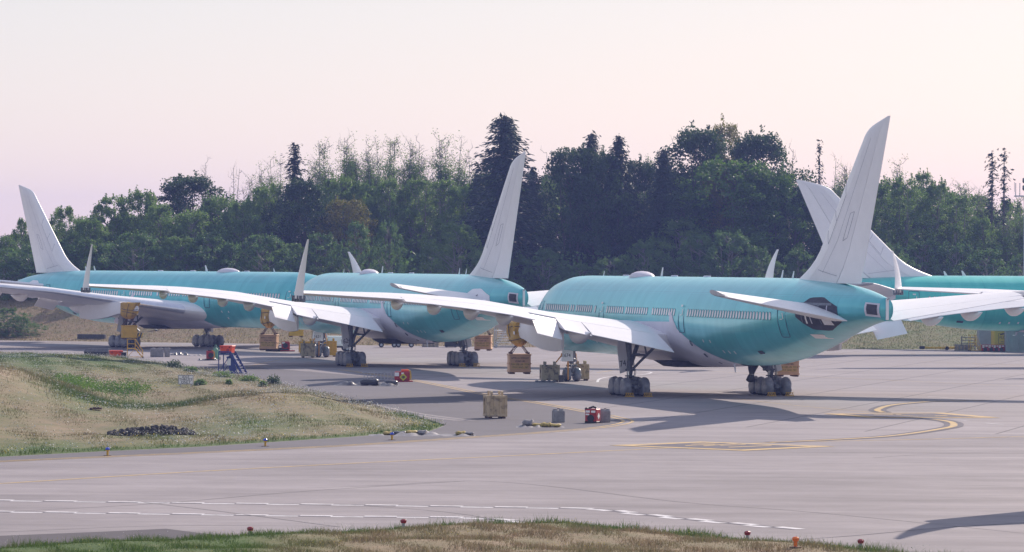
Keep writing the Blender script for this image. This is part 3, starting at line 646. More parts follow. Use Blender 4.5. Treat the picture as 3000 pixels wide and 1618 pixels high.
def f_mainleg(side):
    def g():
        x = 0; mb = MB()
        mb.cyl((x, .35, 4.45), (x, .08, 1.95), .27, .25, 14); mb.cyl((x, .1, 2.05), (x, .0, .72), .16, .16, 12, m=1)
        mb.cyl((x, .09, 1.98), (x, .08, 1.80), .31, .31, 14); mb.cbox((x, 0, .68), (.34, 3.5, .34), .06)
        for y in (-1.45, 0, 1.45): mb.cyl((-.95, y, .66), (.95, y, .66), .11, n=8)
        mb.box((x, -.36, 1.55), (.22, .12, .85), (R(28), 0, 0)); mb.box((x, -.36, 1.05), (.22, .12, .7), (R(-30), 0, 0))      # torsion links
        for dx, r in ((-.2, .025), (.2, .03), (.26, .02)): mb.path([(dx, -.25, 2.6), (dx*1.5, -.42, 1.7), (dx, -.38, 1.2), (dx*.6, -.2, .8)], r, 5)
        for z in (1.15, 1.45, 1.9): mb.cyl((-.34, -.1, z), (.34, -.1, z), .05, n=6)
        mb.cbox((0, -1.0, .98), (.5, .35, .3), .05); mb.cbox((.25, -.6, 1.25), (.2, .3, .35), .04); mb.cbox((-.28, -.5, .95), (.2, .5, .25), .04)
        return mb
    return g
def f_brace(side):
    def g():
        mb = MB(); i = side                                         # inboard is +x for the left leg
        mb.cyl((.1*i, .1, 1.75), (2.5*i, .6, 3.9), .095, .12, 8); mb.cyl((.1*i, .2, 1.95), (1.1*i, 1.0, 4.2), .15, .17, 8)
        mb.cyl((.2*i, .15, 3.0), (1.55*i, .45, 2.95), .075, .075, 7); mb.cyl((1.45*i, .4, 2.95), (1.3*i, .6, 4.1), .07, .07, 7); mb.cyl((.1*i, .3, 2.2), (.2*i, 3.0, 4.3), .12, .12, 8)
        mb.cbox((.75*i, .35, 3.0), (.35, .2, .22), .04); mb.cbox((.35*i, .15, 1.95), (.3, .25, .3), .05); return mb
    return g
def f_gdoor():
    mb = MB(); p = [(-.62, 4.05), (.05, 4.15), (.14, 3.55), (.45, 1.85), (-.38, 1.62), (-.62, 3.2), (-.66, 3.5)]
    return mb.rings([[Vector((a, d, z)) for a, z in p] for d in (0, .06)])
def f_noseleg():
    mb = MB(); mb.cyl((0, .1, 2.9), (0, .05, 1.45), .19, .18, 12); mb.cyl((0, .05, 1.5), (0, 0, .55), .11, .11, 10, m=1); mb.cyl((-.55, 0, .54), (.55, 0, .54), .09, n=8)
    mb.cyl((.12, .1, 1.5), (.15, 1.7, 2.75), .07, n=7); mb.cyl((-.12, .1, 1.5), (-.15, 1.7, 2.75), .07, n=7); mb.box((0, -.25, 1.05), (.16, .1, .6), (R(20), 0, 0))
    mb.cyl((-.45, .05, 1.3), (.45, .05, 1.3), .09, n=8); mb.cbox((0, -.15, 1.75), (.5, .25, .3), .05); mb.path([(.2, -.2, 2.6), (.3, -.3, 1.7), (.15, -.2, .8)], .025, 5); return mb
def f_radome():
    mb = MB(); rings = []; n = 16
    for t in np.linspace(0, 1, 11):
        r = max(.04, math.sin(PI*(.03+.94*t))**.55); rings.append([Vector((.85*r*math.cos(a), 2.15-4.3*t, 8.60+.52*r*max(0, math.sin(a))-.08*(math.sin(a) < 0))) for a in (2*PI*i/n for i in range(n))])
    return mb.rings(rings)
def f_blade(): return MB().rings([[Vector((w*x, y, z)) for x, y in ((-1, 0), (0, .24*k), (1, 0), (0, -.24*k))] for z, k, w in ((-.05, 1, .035),) for y in (0,)] + [[Vector((-.012, -.30, .46)), Vector((0, -.20, .46)), Vector((.012, -.30, .46)), Vector((0, -.40, .46))]])
WIN = list(np.arange(8.5, 15.0, .58))+[15.8, 16.4]+list(np.arange(17.3, 21.6, .56))+[22.3, 25.4]+list(np.arange(26.0, 29.7, .56))+list(np.arange(30.3, 35.7, .56))+list(np.arange(36.8, 42.1, .56))+list(45.0+.553*np.arange(31))
DOORS = (6.6, 24.0, 43.55, 63.4)
def airliner(tagname, X, Y, head, label, near, markings=None, hole=False, sk=None, detail=True):
    A = empty('airliner', (X, Y, 0), -R(head), label, 'airliner', 'unpainted airliners parked on the apron')
    f = part('hull', 'fuselage', A, M_skin, f_hull, True)
    if sk:
        f.data = f.data.copy(); f.data.materials[0] = sk
    part('fair', 'belly_fairing', A, M_grey, f_fairing, True)
    for side in (1, -1):
        k = 'L' if side == 1 else 'R'; o = -side
        w = part('wing'+k, 'wing', A, M_wing, lambda: f_wing(side), 35)
        part('slat'+k, 'leading_edge_slat', w, M_slat, lambda: f_slat(side), 40)
        part('flapi'+k, 'flap', w, M_wing, lambda: f_te(3.75, 9.7, 7, side), 35)
        part('flapm'+k, 'flap', w, M_wing, lambda: f_te(9.75, 11.9, 9, side), 35)
        part('flprn'+k, 'flaperon', w, M_wing, lambda: f_te(12.0, 14.1, 34, side, .83), 35)
        part('flapo'+k, 'flap', w, M_wing, lambda: f_te(14.2, 24.6, 3, side), 35)
        part('ail'+k, 'aileron', w, M_wing, lambda: f_te(24.75, 32.3, -3, side), 35)
        for y, ln, ww, hh in ((10.0, 5.6, .95, 1.05), (16.3, 4.6, .75, .85), (19.0, 4.3, .7, .8), (22.0, 4.0, .65, .75), (25.0, 3.4, .55, .62)):
            part('can%s%.0f' % (k, y), 'flap_track_fairing', w, M_white, lambda: f_canoe(y, ln, ww, hh, side), True)
        ft = part('fold'+k, 'folded_wing_tip', w, M_wing, lambda: f_foldtip(side), 40)
        part('hng'+k, 'hinge', w, M_strut, lambda: f_hinge(side))
        part('pyl'+k, 'engine_pylon', w, M_white, lambda: f_pylon(side), 40)
        hs = part('stab'+k, 'horizontal_stabilizer', A, M_white, lambda: f_stab(side, 0, .72), 40)
        part('elev'+k, 'elevator', hs, M_white, lambda: f_stab(side, .725, 1, 1.6, 10.2, 4), 40)
        part('stip'+k, 'stabilizer_tip', hs, M_steel, lambda: f_stab(side, 0, 1, 10.37, 10.75, 9), 40)
        part('flet'+k, 'fairing_flare', A, M_grey, lambda: f_fillet(side), True)
        g = part('leg'+k, 'main_gear', A, [M_strut, M_chrome], f_mainleg(side), 40, loc=(-side*5.46, 0, 0))
        part('brc'+k, 'brace', g, M_strut, f_brace(side), 40)
        gd = part('gdr', 'gear_door', g, M_white, f_gdoor, loc=(-side*.42, -.15, 0), rot=(0, 0, R(24)*side))
        if markings and side == near: text(markings[0], .62, M_mark, g, (-side*.42-.10-.03*side, -.20-.02*side, 2.35), (R(90), R(-10), R(24)*side), 'number_marking')
        q = 0
        for y in (-1.45, 0, 1.45):
            for x in (-.70, .70):
                part('bag%d' % (q % 4), 'wheel_cover', g, M_bag, f_bag(.665, .56, q % 4), True, loc=(x, y, 0)); part('tyr', 'tyre', g, M_tyre, f_tyre(.655, .50), True, loc=(x, y, 0)); q += 1
        for k2, (s, z, a, b) in enumerate(((45.0, 4.05, .34, .46), (46.2, 3.25, .36, .40), (46.9, 2.75, .5, .25), (57.6, 3.62, .75, .30))):
            fs = 1.0
            M = hull_frame(s, z, side); M.translation += M.col[2].to_3d()*(.16 if k2 < 3 else .02)
            part('vent%d' % k2, 'vent', A, M_dark, lambda: f_outline(a, b, .08)() if k2 < 3 else MB().box((0, 0, 0), (a, b, .03)), mw=M)
    fn = part('fin', 'vertical_fin', A, M_box, f_fin, 40); part('rud', 'rudder', fn, M_white, f_rudder, 40); part('finle', 'leading_edge', fn, M_white, f_finle, 40)
    part('fsm%d' % near, 'panel_seam', fn, M_seam2, lambda: f_finseam(near)); part('rbal', 'rudder_notch', fn, M_dark, lambda: MB().box((0, S0-74.6, 18.30), (.22, .16, .30)).box((0, S0-74.75, 18.18), (.22, .34, .08)))
    part('well', 'well_shade', A, M_under, lambda: MB().rings([[Vector((x, y, 2.55+.9*(1-(abs(x)/3.2)**2)*0)) for x, y in ((-2.9, 2.2), (2.9, 2.2), (2.9, -1.6), (-2.9, -1.6))], [Vector((x, y, 2.115)) for x, y in ((-2.2, 1.9), (2.2, 1.9), (2.2, -1.3), (-2.2, -1.3))]]))  # dark block standing in for the shade inside the wheel well
    ng = part('nleg', 'nose_gear', A, [M_strut, M_chrome], f_noseleg, 40, loc=(0, S0-5.8, 0))
    for x in (-.42, .42):
        part('nbag%d' % (x > 0), 'wheel_cover', ng, M_bag, f_bag(.56, .52, 7+(x > 0)), True, loc=(x, 0, 0)); part('ntyr', 'tyre', ng, M_tyre, f_tyre(.545, .42), True, loc=(x, 0, 0))
        part('ndoor', 'gear_door', ng, M_white, lambda: MB().cbox((0, .9, 2.15), (.05, 1.7, 1.0), .02), loc=(x*1.9, 0, 0), rot=(0, R(-12 if x > 0 else 12), 0))
    part('ndoor2', 'gear_door', ng, M_white, lambda: MB().cbox((0, -.55, 2.15), (1.0, .05, .95), .02), loc=(-.62, 0, 0), rot=(0, 0, R(10)))
    if markings: text(markings[1], .40, M_mark, ng, (-.66, -.60, 2.15), (R(90), 0, R(10)), 'number_marking')
    part('rad', 'satellite_dome', A, M_grey, f_radome, True, loc=(0, S0-24.6, 0))
    for s, k in ((29.4, 1.25), (56.2, 1.0), (58.4, .9), (14.5, .7)): part('bla', 'blade_antenna', A, M_white, f_blade, loc=(0, S0-s, prof(s)[0]), scale=(1, k, k*1.2))
    for s in (32.6, 20.5, 40.2): part('bmp', 'antenna_pad', A, M_grey, lambda: MB().cbox((0, 0, .04), (.35, .8, .16), .06), loc=(0, S0-s, 8.70))
    part('mast', 'drain_mast', A, M_grey, lambda: MB().rings([[Vector((-.03, -.12, 0)), Vector((.03, -.12, 0)), Vector((.03, .14, 0)), Vector((-.03, .14, 0))], [Vector((-.015, -.30, -.62)), Vector((.015, -.30, -.62)), Vector((.015, -.14, -.62)), Vector((-.015, -.14, -.62))]]), loc=(-1.0, S0-49.3, 2.62))
    # tail end: patch with the exhaust hole's shade painted dark, light, blade plates
    part('apuf%d' % near, 'exhaust_surround', A, M_grey, lambda: f_patch(lambda u, v: (74.35+u*1.5, 6.36+v*.86-.08*u), 4, 3, .03)(near)); part('apu%d' % near, 'exhaust_shade', A, M_under, lambda: f_patch(lambda u, v: (74.6+u*1.05, 6.50+v*.60-.06*u), 3, 2, .06)(near))
    part('tcap', 'tail_cap', A, M_white, lambda: MB().cbox((0, S0-76.03, 6.78), (.20, .10, 1.36), .03))
    part('tlit', 'tail_light', A, M_steel, lambda: MB().cyl((0, S0-76.0, 7.46), (0, S0-76.28, 7.46), .07, n=8))
    if not detail: return A
    M0 = Matrix.Identity(4)
    for k, s in enumerate(WIN):
        M = hull_frame(s, 6.15, near); part('win', 'window', A, [M_pane, M_rim], f_window, 40, mw=M)
    for s in DOORS:
        M = hull_frame(s, 5.85, near)
        d = part('door', 'door', A, M_seam, f_outline(1.25, 2.35), mw=M)
        part('dhan', 'door_handle', d, M_wlabel, lambda: MB().box((.28, .35, .02), (.09, .42, .03)).box((-.05, .12, .02), (.3, .05, .03)))
        part('dpnl', 'door_placard', d, M_wlabel, lambda: MB().box((0, .80, -.02), (.34, .14, .03), (R(-16), 0, 0)))
    # skin patch round the stabiliser root; dark colour paints the hole's inner shade
    sp = lambda u, v: (65.5+u*5.6, 6.40+(v-.5)*float(np.interp(u, [0, .3, .62, 1], [.5, 2.1, 2.2, 1.0])))
    part('sopen%s%s' % (near, hole), 'stabilizer_patch', A, M_under if hole else M_white, lambda: f_patch(sp, 14, 8, .02)(near), True)
    if hole:
        part('sfr%s' % near, 'opening_frame', A, M_white, lambda: f_patch(lambda u, v: (68.9+u*1.1, 5.70+v*.5), 4, 3, .04)(near)); part('sfr2%s' % near, 'opening_frame', A, M_wlabel, lambda: f_patch(lambda u, v: (66.8+u*.2, 5.75+v*1.2), 2, 4, .04)(near))
    if hole:
        for q in range(4): part('srib%d%s' % (q, near), 'opening_rib', A, M_grey if q % 2 else M_strut, lambda: f_patch(lambda u, v: (66.3+q*1.15+u*.12, 5.75+v*1.35), 1, 4, .045)(near))
        part('sbeam%s' % near, 'opening_beam', A, M_strut, lambda: f_patch(lambda u, v: (66.0+u*4.4, 6.95+v*.16), 6, 1, .05)(near))
    part('svis%s' % near, 'opening_rib', A, M_strut if hole else M_grey, lambda: f_patch(lambda u, v: (67.6+u*1.2, 6.55+v*.10+u*.35), 4, 1, .05)(near))
    part('pnl%s' % near, 'access_panel', A, M_pane, lambda: f_patch(lambda u, v: (66.2+u*1.3, 4.75+v*.28), 3, 1, .02)(near))
    for s, z in ((47.5, 4.1), (49.0, 4.1), (50.6, 3.4), (51.7, 3.4), (52.8, 3.4), (21, 4.2), (19.5, 4.2), (20.3, 3.5)): part('prt%s%.1f' % (near, s), 'port', A, M_wlabel, lambda: f_patch(lambda u, v: (s+u*.2, z+v*.2), 1, 1, .02)(near))
    return A
PL = {'C': (13.87, 272.14, -15.72), 'B': (-9.87, 348.54, -16.95), 'A': (-39.59, 424.21, 145.7), 'D': (67.10, 416.71, 72.97), 'F': (71.4, 357.0, 20.0), 'E': (50.9, 164.0, -15.72)}
def wp(k, x, y, z=0):                                              # local point of airliner k in the world
    X, Y, a = PL[k]; v = Matrix.Rotation(-R(a), 3, 'Z') @ Vector((x, y, z)); return Vector((X+v.x, Y+v.y, z))
airliner('C', *PL['C'], 'teal unpainted airliner with the tallest white fin, nearest, wheel door numbered 74', 1, ('74', '1674'), True)
airliner('B', *PL['B'], 'teal unpainted airliner in the middle of the row, wheel door numbered 1624', 1, ('1624', '1621'))
airliner('A', *PL['A'], 'teal unpainted airliner facing right on the left, white fin near the left edge', -1)
airliner('D', *PL['D'], 'sea green airliner at the far right, nose out of frame, behind the tallest fin', -1, sk=M_skinD)
airliner('F', *PL['F'], 'airliner outside the right edge whose white left wing reaches in behind the nearest tail', 1, detail=False)
airliner('E', *PL['E'], 'airliner parked just outside the right edge, known only by its wing shadow', 1, detail=False)
# tarps on the bare pylons, and the ballast boxes that hang from them
where = {'C': 'nearest airliner', 'B': 'middle airliner', 'A': 'left airliner'}
def chain(mb, a, b, r=.03):
    a, b = Vector(a), Vector(b); n = max(3, int((b-a).length/.17)); d = (b-a)/n
    for i in range(n):
        c = a+d*(i+.5); x = d.normalized().orthogonal() if i % 2 else d.normalized().orthogonal().cross(d.normalized())
        for s in (-1, 1): mb.cyl(c-d*.55+x*.045*s, c+d*.55+x*.045*s, r, r, 4)
def ballast(k, side, lab, m, zb, w=1.62, h=1.5, txt=True, yaw=0):
    p = wp(k, -side*PYL, 10.9)
    o = empty('ballast_box', (p.x, p.y, zb), -R(PL[k][2])+yaw, lab, 'ballast box', 'ballast boxes hung from the engine pylons')
    mb = MB(); mb.cbox((0, 0, .16+(h-.16)/2), (w, w, h-.16), .03); mb.cbox((0, 0, h-.05), (w+.10, w+.10, .12), .03); mb.cbox((0, 0, .2), (w+.08, w+.08, .14), .03); mb.obj('box', m, o)
    r = MB()
    for x in (-1, 1): r.box((x*(w/2+.02), 0, h*.52), (.06, w*.98, .10)); r.box((0, x*(w/2+.02), h*.52), (.12 if txt else w*.98, .06, .10))
    r.obj('rib', m, o)
    for x in (-.36, .36): MB().cbox((x*w, 0, .06), (.40, w*1.0, .13), .02).obj('skid', M_rust, o)
    cb = MB(); top = 3.42-zb
    for x, y in ((-1, -1), (1, -1), (1, 1), (-1, 1)): chain(cb, (x*w*.40, y*w*.40, h+.05), (x*.22, y*.35, top))
    cb.obj('chain', M_rust, o)
    for x, y in ((-1, -1), (1, -1), (1, 1), (-1, 1)): MB().cyl((x*w*.40-.09, y*w*.40, h+.06), (x*w*.40+.09, y*w*.40, h+.06), .09, n=8).obj('lifting_lug', M_rust, o)
    if txt:
        for i, (t, sz) in enumerate((('APPROX WEIGHT', .17), ('17,000 LBS.', .17), ('FOR USE ON  777-8', .165), ('777-9  AND  787', .165))):
            if i > 1: MB().box((0, -w/2-.012, h*.80-i*.235), (w*.80, .016, .20)).obj('stencil_panel', M_peachy, o)
            text(t, sz, M_mark, o, (0, -w/2-.024, h*.80-i*.235), (R(90), 0, 0), 'stencil_lettering')
    return o
M_peachy = mat('yellowish_stencil_patch', (.62, .44, .17), .6, .1, 3)
for k, sd, hang in (('C', 1, 'left'), ('B', 1, 'left'), ('A', -1, 'near'), ('C', -1, 'far'), ('B', -1, 'far'), ('A', 1, 'far')):
    t = empty('pylon_tarp', wp(k, -sd*PYL, 0), -R(PL[k][2]), 'yellow tarp strapped round the %s engine pylon of the %s' % (hang, where[k]), 'tarp', 'yellow tarps on the bare pylons')
    sdx = {'C': 3, 'B': 5, 'A': 8}[k]+sd
    part('trp%d' % sdx, 'sheet', t, M_tarp, lambda: f_tarp(sdx), True)
    for q in range(3): part('tst%d' % q, 'strap', t, M_black, lambda: f_strapring(q, 1.0+q))
    part('ttag', 'tag', t, M_wlabel, lambda: MB().box((-.60, 10.2, 4.4), (.03, .30, .22), (R(10), 0, 0)))
ballast('C', 1, 'faded orange ballast box hanging on chains below the nearest airliner, stencil readable', M_peach, 1.30, yaw=R(-10))
ballast('B', 1, 'faded orange ballast box hanging on chains below the middle airliner, left wing', M_peach, 1.25, yaw=R(-22))
ballast('A', -1, 'bright yellow ballast box hanging on chains in front of the left airliner', M_yel, 1.2, txt=False, yaw=R(-22))
ballast('C', -1, 'orange ballast box half hidden behind the nearest airliner, right of its wheels', M_peach, 1.05, yaw=R(-10))
ballast('B', -1, 'faded orange ballast box by the white stairs behind the middle airliner', M_peach, 1.2, yaw=R(-22))
ballast('A', 1, 'yellow ballast box beyond the left airliner, beside the red machinery', M_yel, 1.3, txt=False, yaw=R(150))
# ------------------------------------------------------------------ ground equipment and loose things
def on(u, v): x, y = G(u, v); return Vector((x, y, 0))
def px(n, v, u=1500): return n*G(u, v)[1]/F                          # photo pixels -> metres at a ground row
def crate(u, v, w, d, h, m, label, yaw=0, skid=M_rust, ribs=2):
    o = empty('steel_ballast_crate', on(u, v), yaw, label, 'crate', 'steel ballast crates on the apron')
    mb = MB(); mb.cbox((0, 0, .12+(h-.12)/2), (w, d, h-.12), .03); mb.obj('box', m, o)
    for z in (h-.08, .20): MB().cbox((0, 0, z), (w+.12, d+.12, .16), .03).obj('rail', m, o)
    for x in (-1, 1):
        for y in (-1, 1): MB().cbox((x*(w/2-.02), y*(d/2-.02), h/2+.06), (.17, .17, h-.1), .02).obj('post', m, o)
    for k in range(ribs):
        x = (k+1)/(ribs+1)*w-w/2
        for y in (-1, 1): MB().cbox((x, y*(d/2+.02), h/2+.05), (.13, .07, h-.35), .02).obj('rib', m, o)
    for x, y in ((-.3, -.35), (.3, -.35), (-.3, .35), (.3, .35)):
        l = MB(); l.cbox((x*w, y*d, h+.06), (.10, .22, .2), .03); l.cyl((x*w-.06, y*d, h+.17), (x*w+.06, y*d, h+.17), .11, n=8); l.obj('lifting_lug', m, o)
    for x in (-.38, .38): MB().cbox((x*w, 0, .06), (.22, d, .12), .02).obj('skid', skid, o)
    return o
crate(1453, 1226, 1.12, 1.1, 1.42, M_worn, 'large worn cream steel crate standing alone between the grass tip and wheels', R(14))
crate(1612, 1118, 1.36, 1.2, 1.36, M_worn2, 'worn grey crate left of the nearest nose wheels', R(8))
crate(1704, 1115, 1.05, 1.2, 1.36, M_worn, 'worn yellow crate right of the nearest nose wheels', R(8))
crate(899, 1036, 1.45, 1.2, 1.30, M_yel, 'yellow crate left of the middle airliner nose wheels, behind the dark one', R(8))
crate(903, 1048, 1.28, 1.1, 1.45, M_worn2, 'dark stained crate in front of a yellow one by middle nose wheels', R(8))
crate(968, 1045, 1.18, 1.1, 1.62, M_yel, 'yellow crate right of the middle airliner nose wheels', R(8))
def strap(a, b, lab, w=.07):
    mb = MB(); a, b = Vector(a), Vector(b); mb.cyl(a, b, w, w*.8, 5); c = (a+b)/2; mb.cbox(c, (.16, .12, .3), .03)
    return tag(mb.obj('ratchet_strap', M_strap, None, 30), lab, 'strap', 'orange straps holding the nose gear')
for k, lab in (('C', 'nearest'), ('B', 'middle')):
    cL = {'C': on(1612, 1118), 'B': on(903, 1048)}[k]; cR = {'C': on(1704, 1115), 'B': on(968, 1045)}[k]
    strap(wp(k, -.25, S0-5.8, 2.9), cL+Vector((.4, 0, 1.45)), 'orange strap from the %s nose gear leaning left to its crate' % lab)
    strap(wp(k, .15, S0-5.8, 2.8), cR+Vector((-.3, 0, 1.45)), 'orange strap from the %s nose gear leaning right to its crate' % lab)
    strap(wp(k, -.35, S0-5.8, 2.7), wp(k, -.55, S0-6.6, .15), 'orange strap hanging straight down at the %s nose gear' % lab)
def block(u, v, w, d, h, m, label, yaw=0, knobs=True, name='concrete_block', cat='concrete block', grp=None):
    o = empty(name, on(u, v), yaw, label, cat, grp)
    MB().cbox((0, 0, h/2), (w, d, h), .04).obj('block', m, o)
    if knobs:
        for x in (-.28, .28): MB().rings([[Vector((x*w+r*math.cos(a), r*math.sin(a), z)) for a in (PI/4*i for i in range(8))] for r, z in ((.17, h-.01), (.13, h+.10))]).obj('knob', m, o)
        l = MB(); l.path([(-.06, 0, h), (-.06, 0, h+.12), (.06, 0, h+.12), (.06, 0, h)], .018, 5); l.obj('lifting_loop', M_rust, o)
    return o
block(1638, 1238, .68, .62, .72, M_conc, 'grey concrete block standing alone behind the yellow tarp pile', R(12))
block(1775, 1238, .56, .62, .72, M_conc, 'grey concrete block touching the red cabinet', R(10))
block(1646, 1119, .42, .5, .55, M_dconc, 'small grey block between crate and nearest nose wheel', 0, False)
block(461, 1046, 1.35, .8, .85, M_conc, 'long knobbed concrete block, left of a touching pair by the yellow steps', R(6))
block(491, 1046, .55, .8, .85, M_conc, 'short concrete block, right of a touching pair by the yellow steps', R(6))
block(270, 999, 3.7, .6, .82, M_dconc, 'dark concrete barrier at the bank foot, left of the yellow ballast box', R(-18), False, 'concrete_barrier', 'barrier', 'concrete barriers along the bank')
block(482, 996, 3.6, .6, .80, M_dconc, 'dark concrete barrier at the bank foot, behind the wheeled stand', R(-18), False, 'concrete_barrier', 'barrier', 'concrete barriers along the bank')
# red heater cabinets
def cabinet(u, v, w, d, h, label, yaw=0, sym='diamond', hose=True):
    o = empty('red_heater_cabinet', on(u, v), yaw, label, 'heater cabinet', 'red heater cabinets')
    MB().cbox((0, 0, .10+(h-.1)/2), (w, d, h-.1), .03).obj('cabinet', M_red, o); MB().cbox((0, 0, .06), (w*1.04, d*1.04, .12), .02).obj('base', M_black, o)
    for x in (-.26, .22): MB().box((x*w, -d/2-.008, h*.82), (w*.36, .016, h*.15)).obj('placard', M_wlabel, o)
    MB().box((-.28*w, -d/2-.008, h*.62), (w*.3, .016, h*.10)).obj('placard', M_wlabel, o)
    MB().cyl((0, -d/2+.01, h*.35), (0, -d/2-.03, h*.35), w*.3, n=20).obj('vent', M_black, o)
    g = MB(); s = d*.28
    g.add([(w/2+.006, 0, h*.5-s), (w/2+.006, s, h*.5), (w/2+.006, 0, h*.5+s), (w/2+.006, -s, h*.5)], [(0, 1, 2, 3)]); g.add([(w/2+.014, 0, h*.5-s), (w/2+.014, s, h*.5), (w/2+.014, 0, h*.5+s), (w/2+.014, -s, h*.5)], [(0, 1, 2, 3)]); g.obj('diamond_placard', M_wlabel, o, fix=False)
    if hose:
        b = MB(); b.path([(-.3*w, -.1, h+.03), (-.1*w, .1, h+.10), (.1*w, -.1, h+.13), (.3*w, .05, h+.05), (.36*w, -.2, h*.9), (.42*w, -.3, h*.85)], .06, 7); b.cbox((-.42*w, -.3*d, h*.95), (.2, .25, .25), .05); b.obj('hose', M_black, o, 40)
    return o
cabinet(1739, 1240, .74, .70, .86, 'red heater cabinet with black hose on top, beside a grey block', R(-22))
M_diay = mat('yellow_placard', (.62, .55, .05), .5, .05, 3)
def generator(u, v, label, w=1.25, h=.72, yaw=R(6), sign=True):
    o = empty('red_generator', on(u, v), yaw, label, 'generator')
    MB().cbox((0, 0, .12+h/2), (w, .9, h), .08).obj('housing', M_red, o); MB().cbox((0, 0, .05), (w*1.35, .95, .1), .02).obj('sled', M_red, o)
    MB().cyl((-.1, -.2, h+.18), (.5, -.2, h+.18), .12, n=10).obj('muffler', M_orange, o, 40); b = MB(); b.path([(.1, .1, h+.16), (.4, 0, h+.26), (.62, -.3, h+.12), (.66, -.46, h*.6), (.62, -.5, .2)], .08, 7); b.obj('hose', M_tarp, o, 40)
    MB().box((-.38*w, -.46, h*.86), (.35, .02, .30)).obj('placard', M_wlabel, o); MB().box((0, -.46, h*.96), (.22, .02, .14)).obj('placard', M_wlabel, o)
    if sign:
        s = .31; c = (.05, h*.55); MB().rings([[Vector((c[0]+a*s, y, c[1]+b*s)) for a, b in ((0, -1), (1, 0), (0, 1), (-1, 0))] for y in (-.455, -.475)]).obj('diamond_placard', M_diay, o)
        MB().rings([[Vector((c[0]+.15*math.cos(t), y, c[1]+.12*math.sin(t))) for t in (PI/6*i for i in range(12))] for y in (-.477, -.482)]).obj('emblem', M_mark, o)
        text('C3', .17, M_diay, o, (c[0], -.487, c[1]), (R(90), 0, 0), 'emblem_lettering')
    return o
generator(1180, 1119, 'red generator with yellow diamond placard at the end of a lying ladder')
o = empty('ladder', on(1108, 1118), R(4), 'pale aluminium ladder lying on its edge beside the red generator', 'ladder')
for z in (.15, .72): MB().cbox((0, 0, z), (2.5, .07, .07), .015).obj('rail', M_steel, o)
for k in range(9): MB().cyl((-1.1+k*.275, 0, .15), (-1.1+k*.275, 0, .72), .028, n=6).obj('rung', M_steel, o)
for x in (-1.2, 1.2): MB().cyl((x, 0, .15), (x, -.2, .0), .03, n=6).obj('foot', M_black, o)
def tarp(u0, u1, v, d, h, m, label, seed, name='tarp_pile', extra=None, cat='tarp'):
    o = empty(name, on((u0+u1)/2, v), 0, label, cat); L_ = px(u1-u0, v); nn = 40; kk = 10; rg = random.Random(seed); mb = MB(); vs = []
    ph = [rg.uniform(0, 6) for _ in range(6)]
    for i in range(nn+1):
        for j in range(kk+1):
            a, b = i/nn, j/kk; e = min(1, min(a, 1-a)*9)*min(1, min(b, 1-b)*4); wob = .15*math.sin(7*a+ph[4])
            z = .012+h*e*max(0, .30+.45*math.sin(9*a+ph[0])*math.cos(3*b+ph[1])+.30*math.sin(23*a+5*b+ph[2])+.22*math.sin(41*a-9*b+ph[3]))
            vs.append(((a-.5)*L_, (b-.5)*d*(1+.3*math.sin(5*a+ph[5]))+wob, z))
    mb.add(vs, [(i*(kk+1)+j, (i+1)*(kk+1)+j, (i+1)*(kk+1)+j+1, i*(kk+1)+j+1) for i in range(nn) for j in range(kk)]); mb.obj('sheet', m, o, True)
    for (x, hh, w, mm) in extra or []:
        rg2 = random.Random(x*7+seed); e = MB(); n = 12
        e.rings([[Vector(((x-.5)*L_-w/2+w*t+.05*math.sin(i+t*5), .34*r*math.cos(2*PI*i/n)*(1+.2*rg2.random()), max(.01, hh*.5+hh*.55*r*math.sin(2*PI*i/n)*(1+.2*rg2.random())))) for i in range(n)] for t, r in ((0, .5), (.15, .9), (.4, 1), (.6, .8), (.85, 1), (1, .55))]); e.obj('folded_cover', mm, o, 50)
    return o
tarp(1514, 1656, 1252, 1.5, .16, M_wtarp, 'yellow padded covers heaped on a grey sheet in front of the red cabinet', 3, extra=[(.25, .42, .6, M_wtarp), (.45, .22, .8, M_ytarp), (.62, .26, .6, M_ytarp), (.8, .2, .7, M_ytarp)])
tarp(1084, 1395, 1276, 2.4, .22, M_wtarp, 'long grey and yellow cover sheet spread along the taxiway grass edge', 5, extra=[(.18, .2, .5, M_ytarp), (.28, .22, .9, M_blackt), (.40, .27, .6, M_ytarp), (.50, .28, .5, M_wtarp), (.86, .24, .5, M_ytarp), (.93, .18, .6, M_blackt)])
tarp(980, 1170, 1130, 2.6, .30, M_blackt, 'black plastic sheet spread in front of the lying ladder', 9, extra=[(.55, .5, 1.4, M_blackt), (.88, .4, 1.0, M_blackt)])
tarp(500, 556, 1041, 2.0, .38, M_blackt, 'crumpled black sheet right of the concrete blocks', 11)
tarp(556, 606, 1042, 3.0, .12, M_wtarp, 'flat grey sheet left of the red machine by blue steps', 12)
tarp(582, 640, 1056, 1.2, .28, M_blackt, 'small black sheet at the foot of the red and green machines', 13)
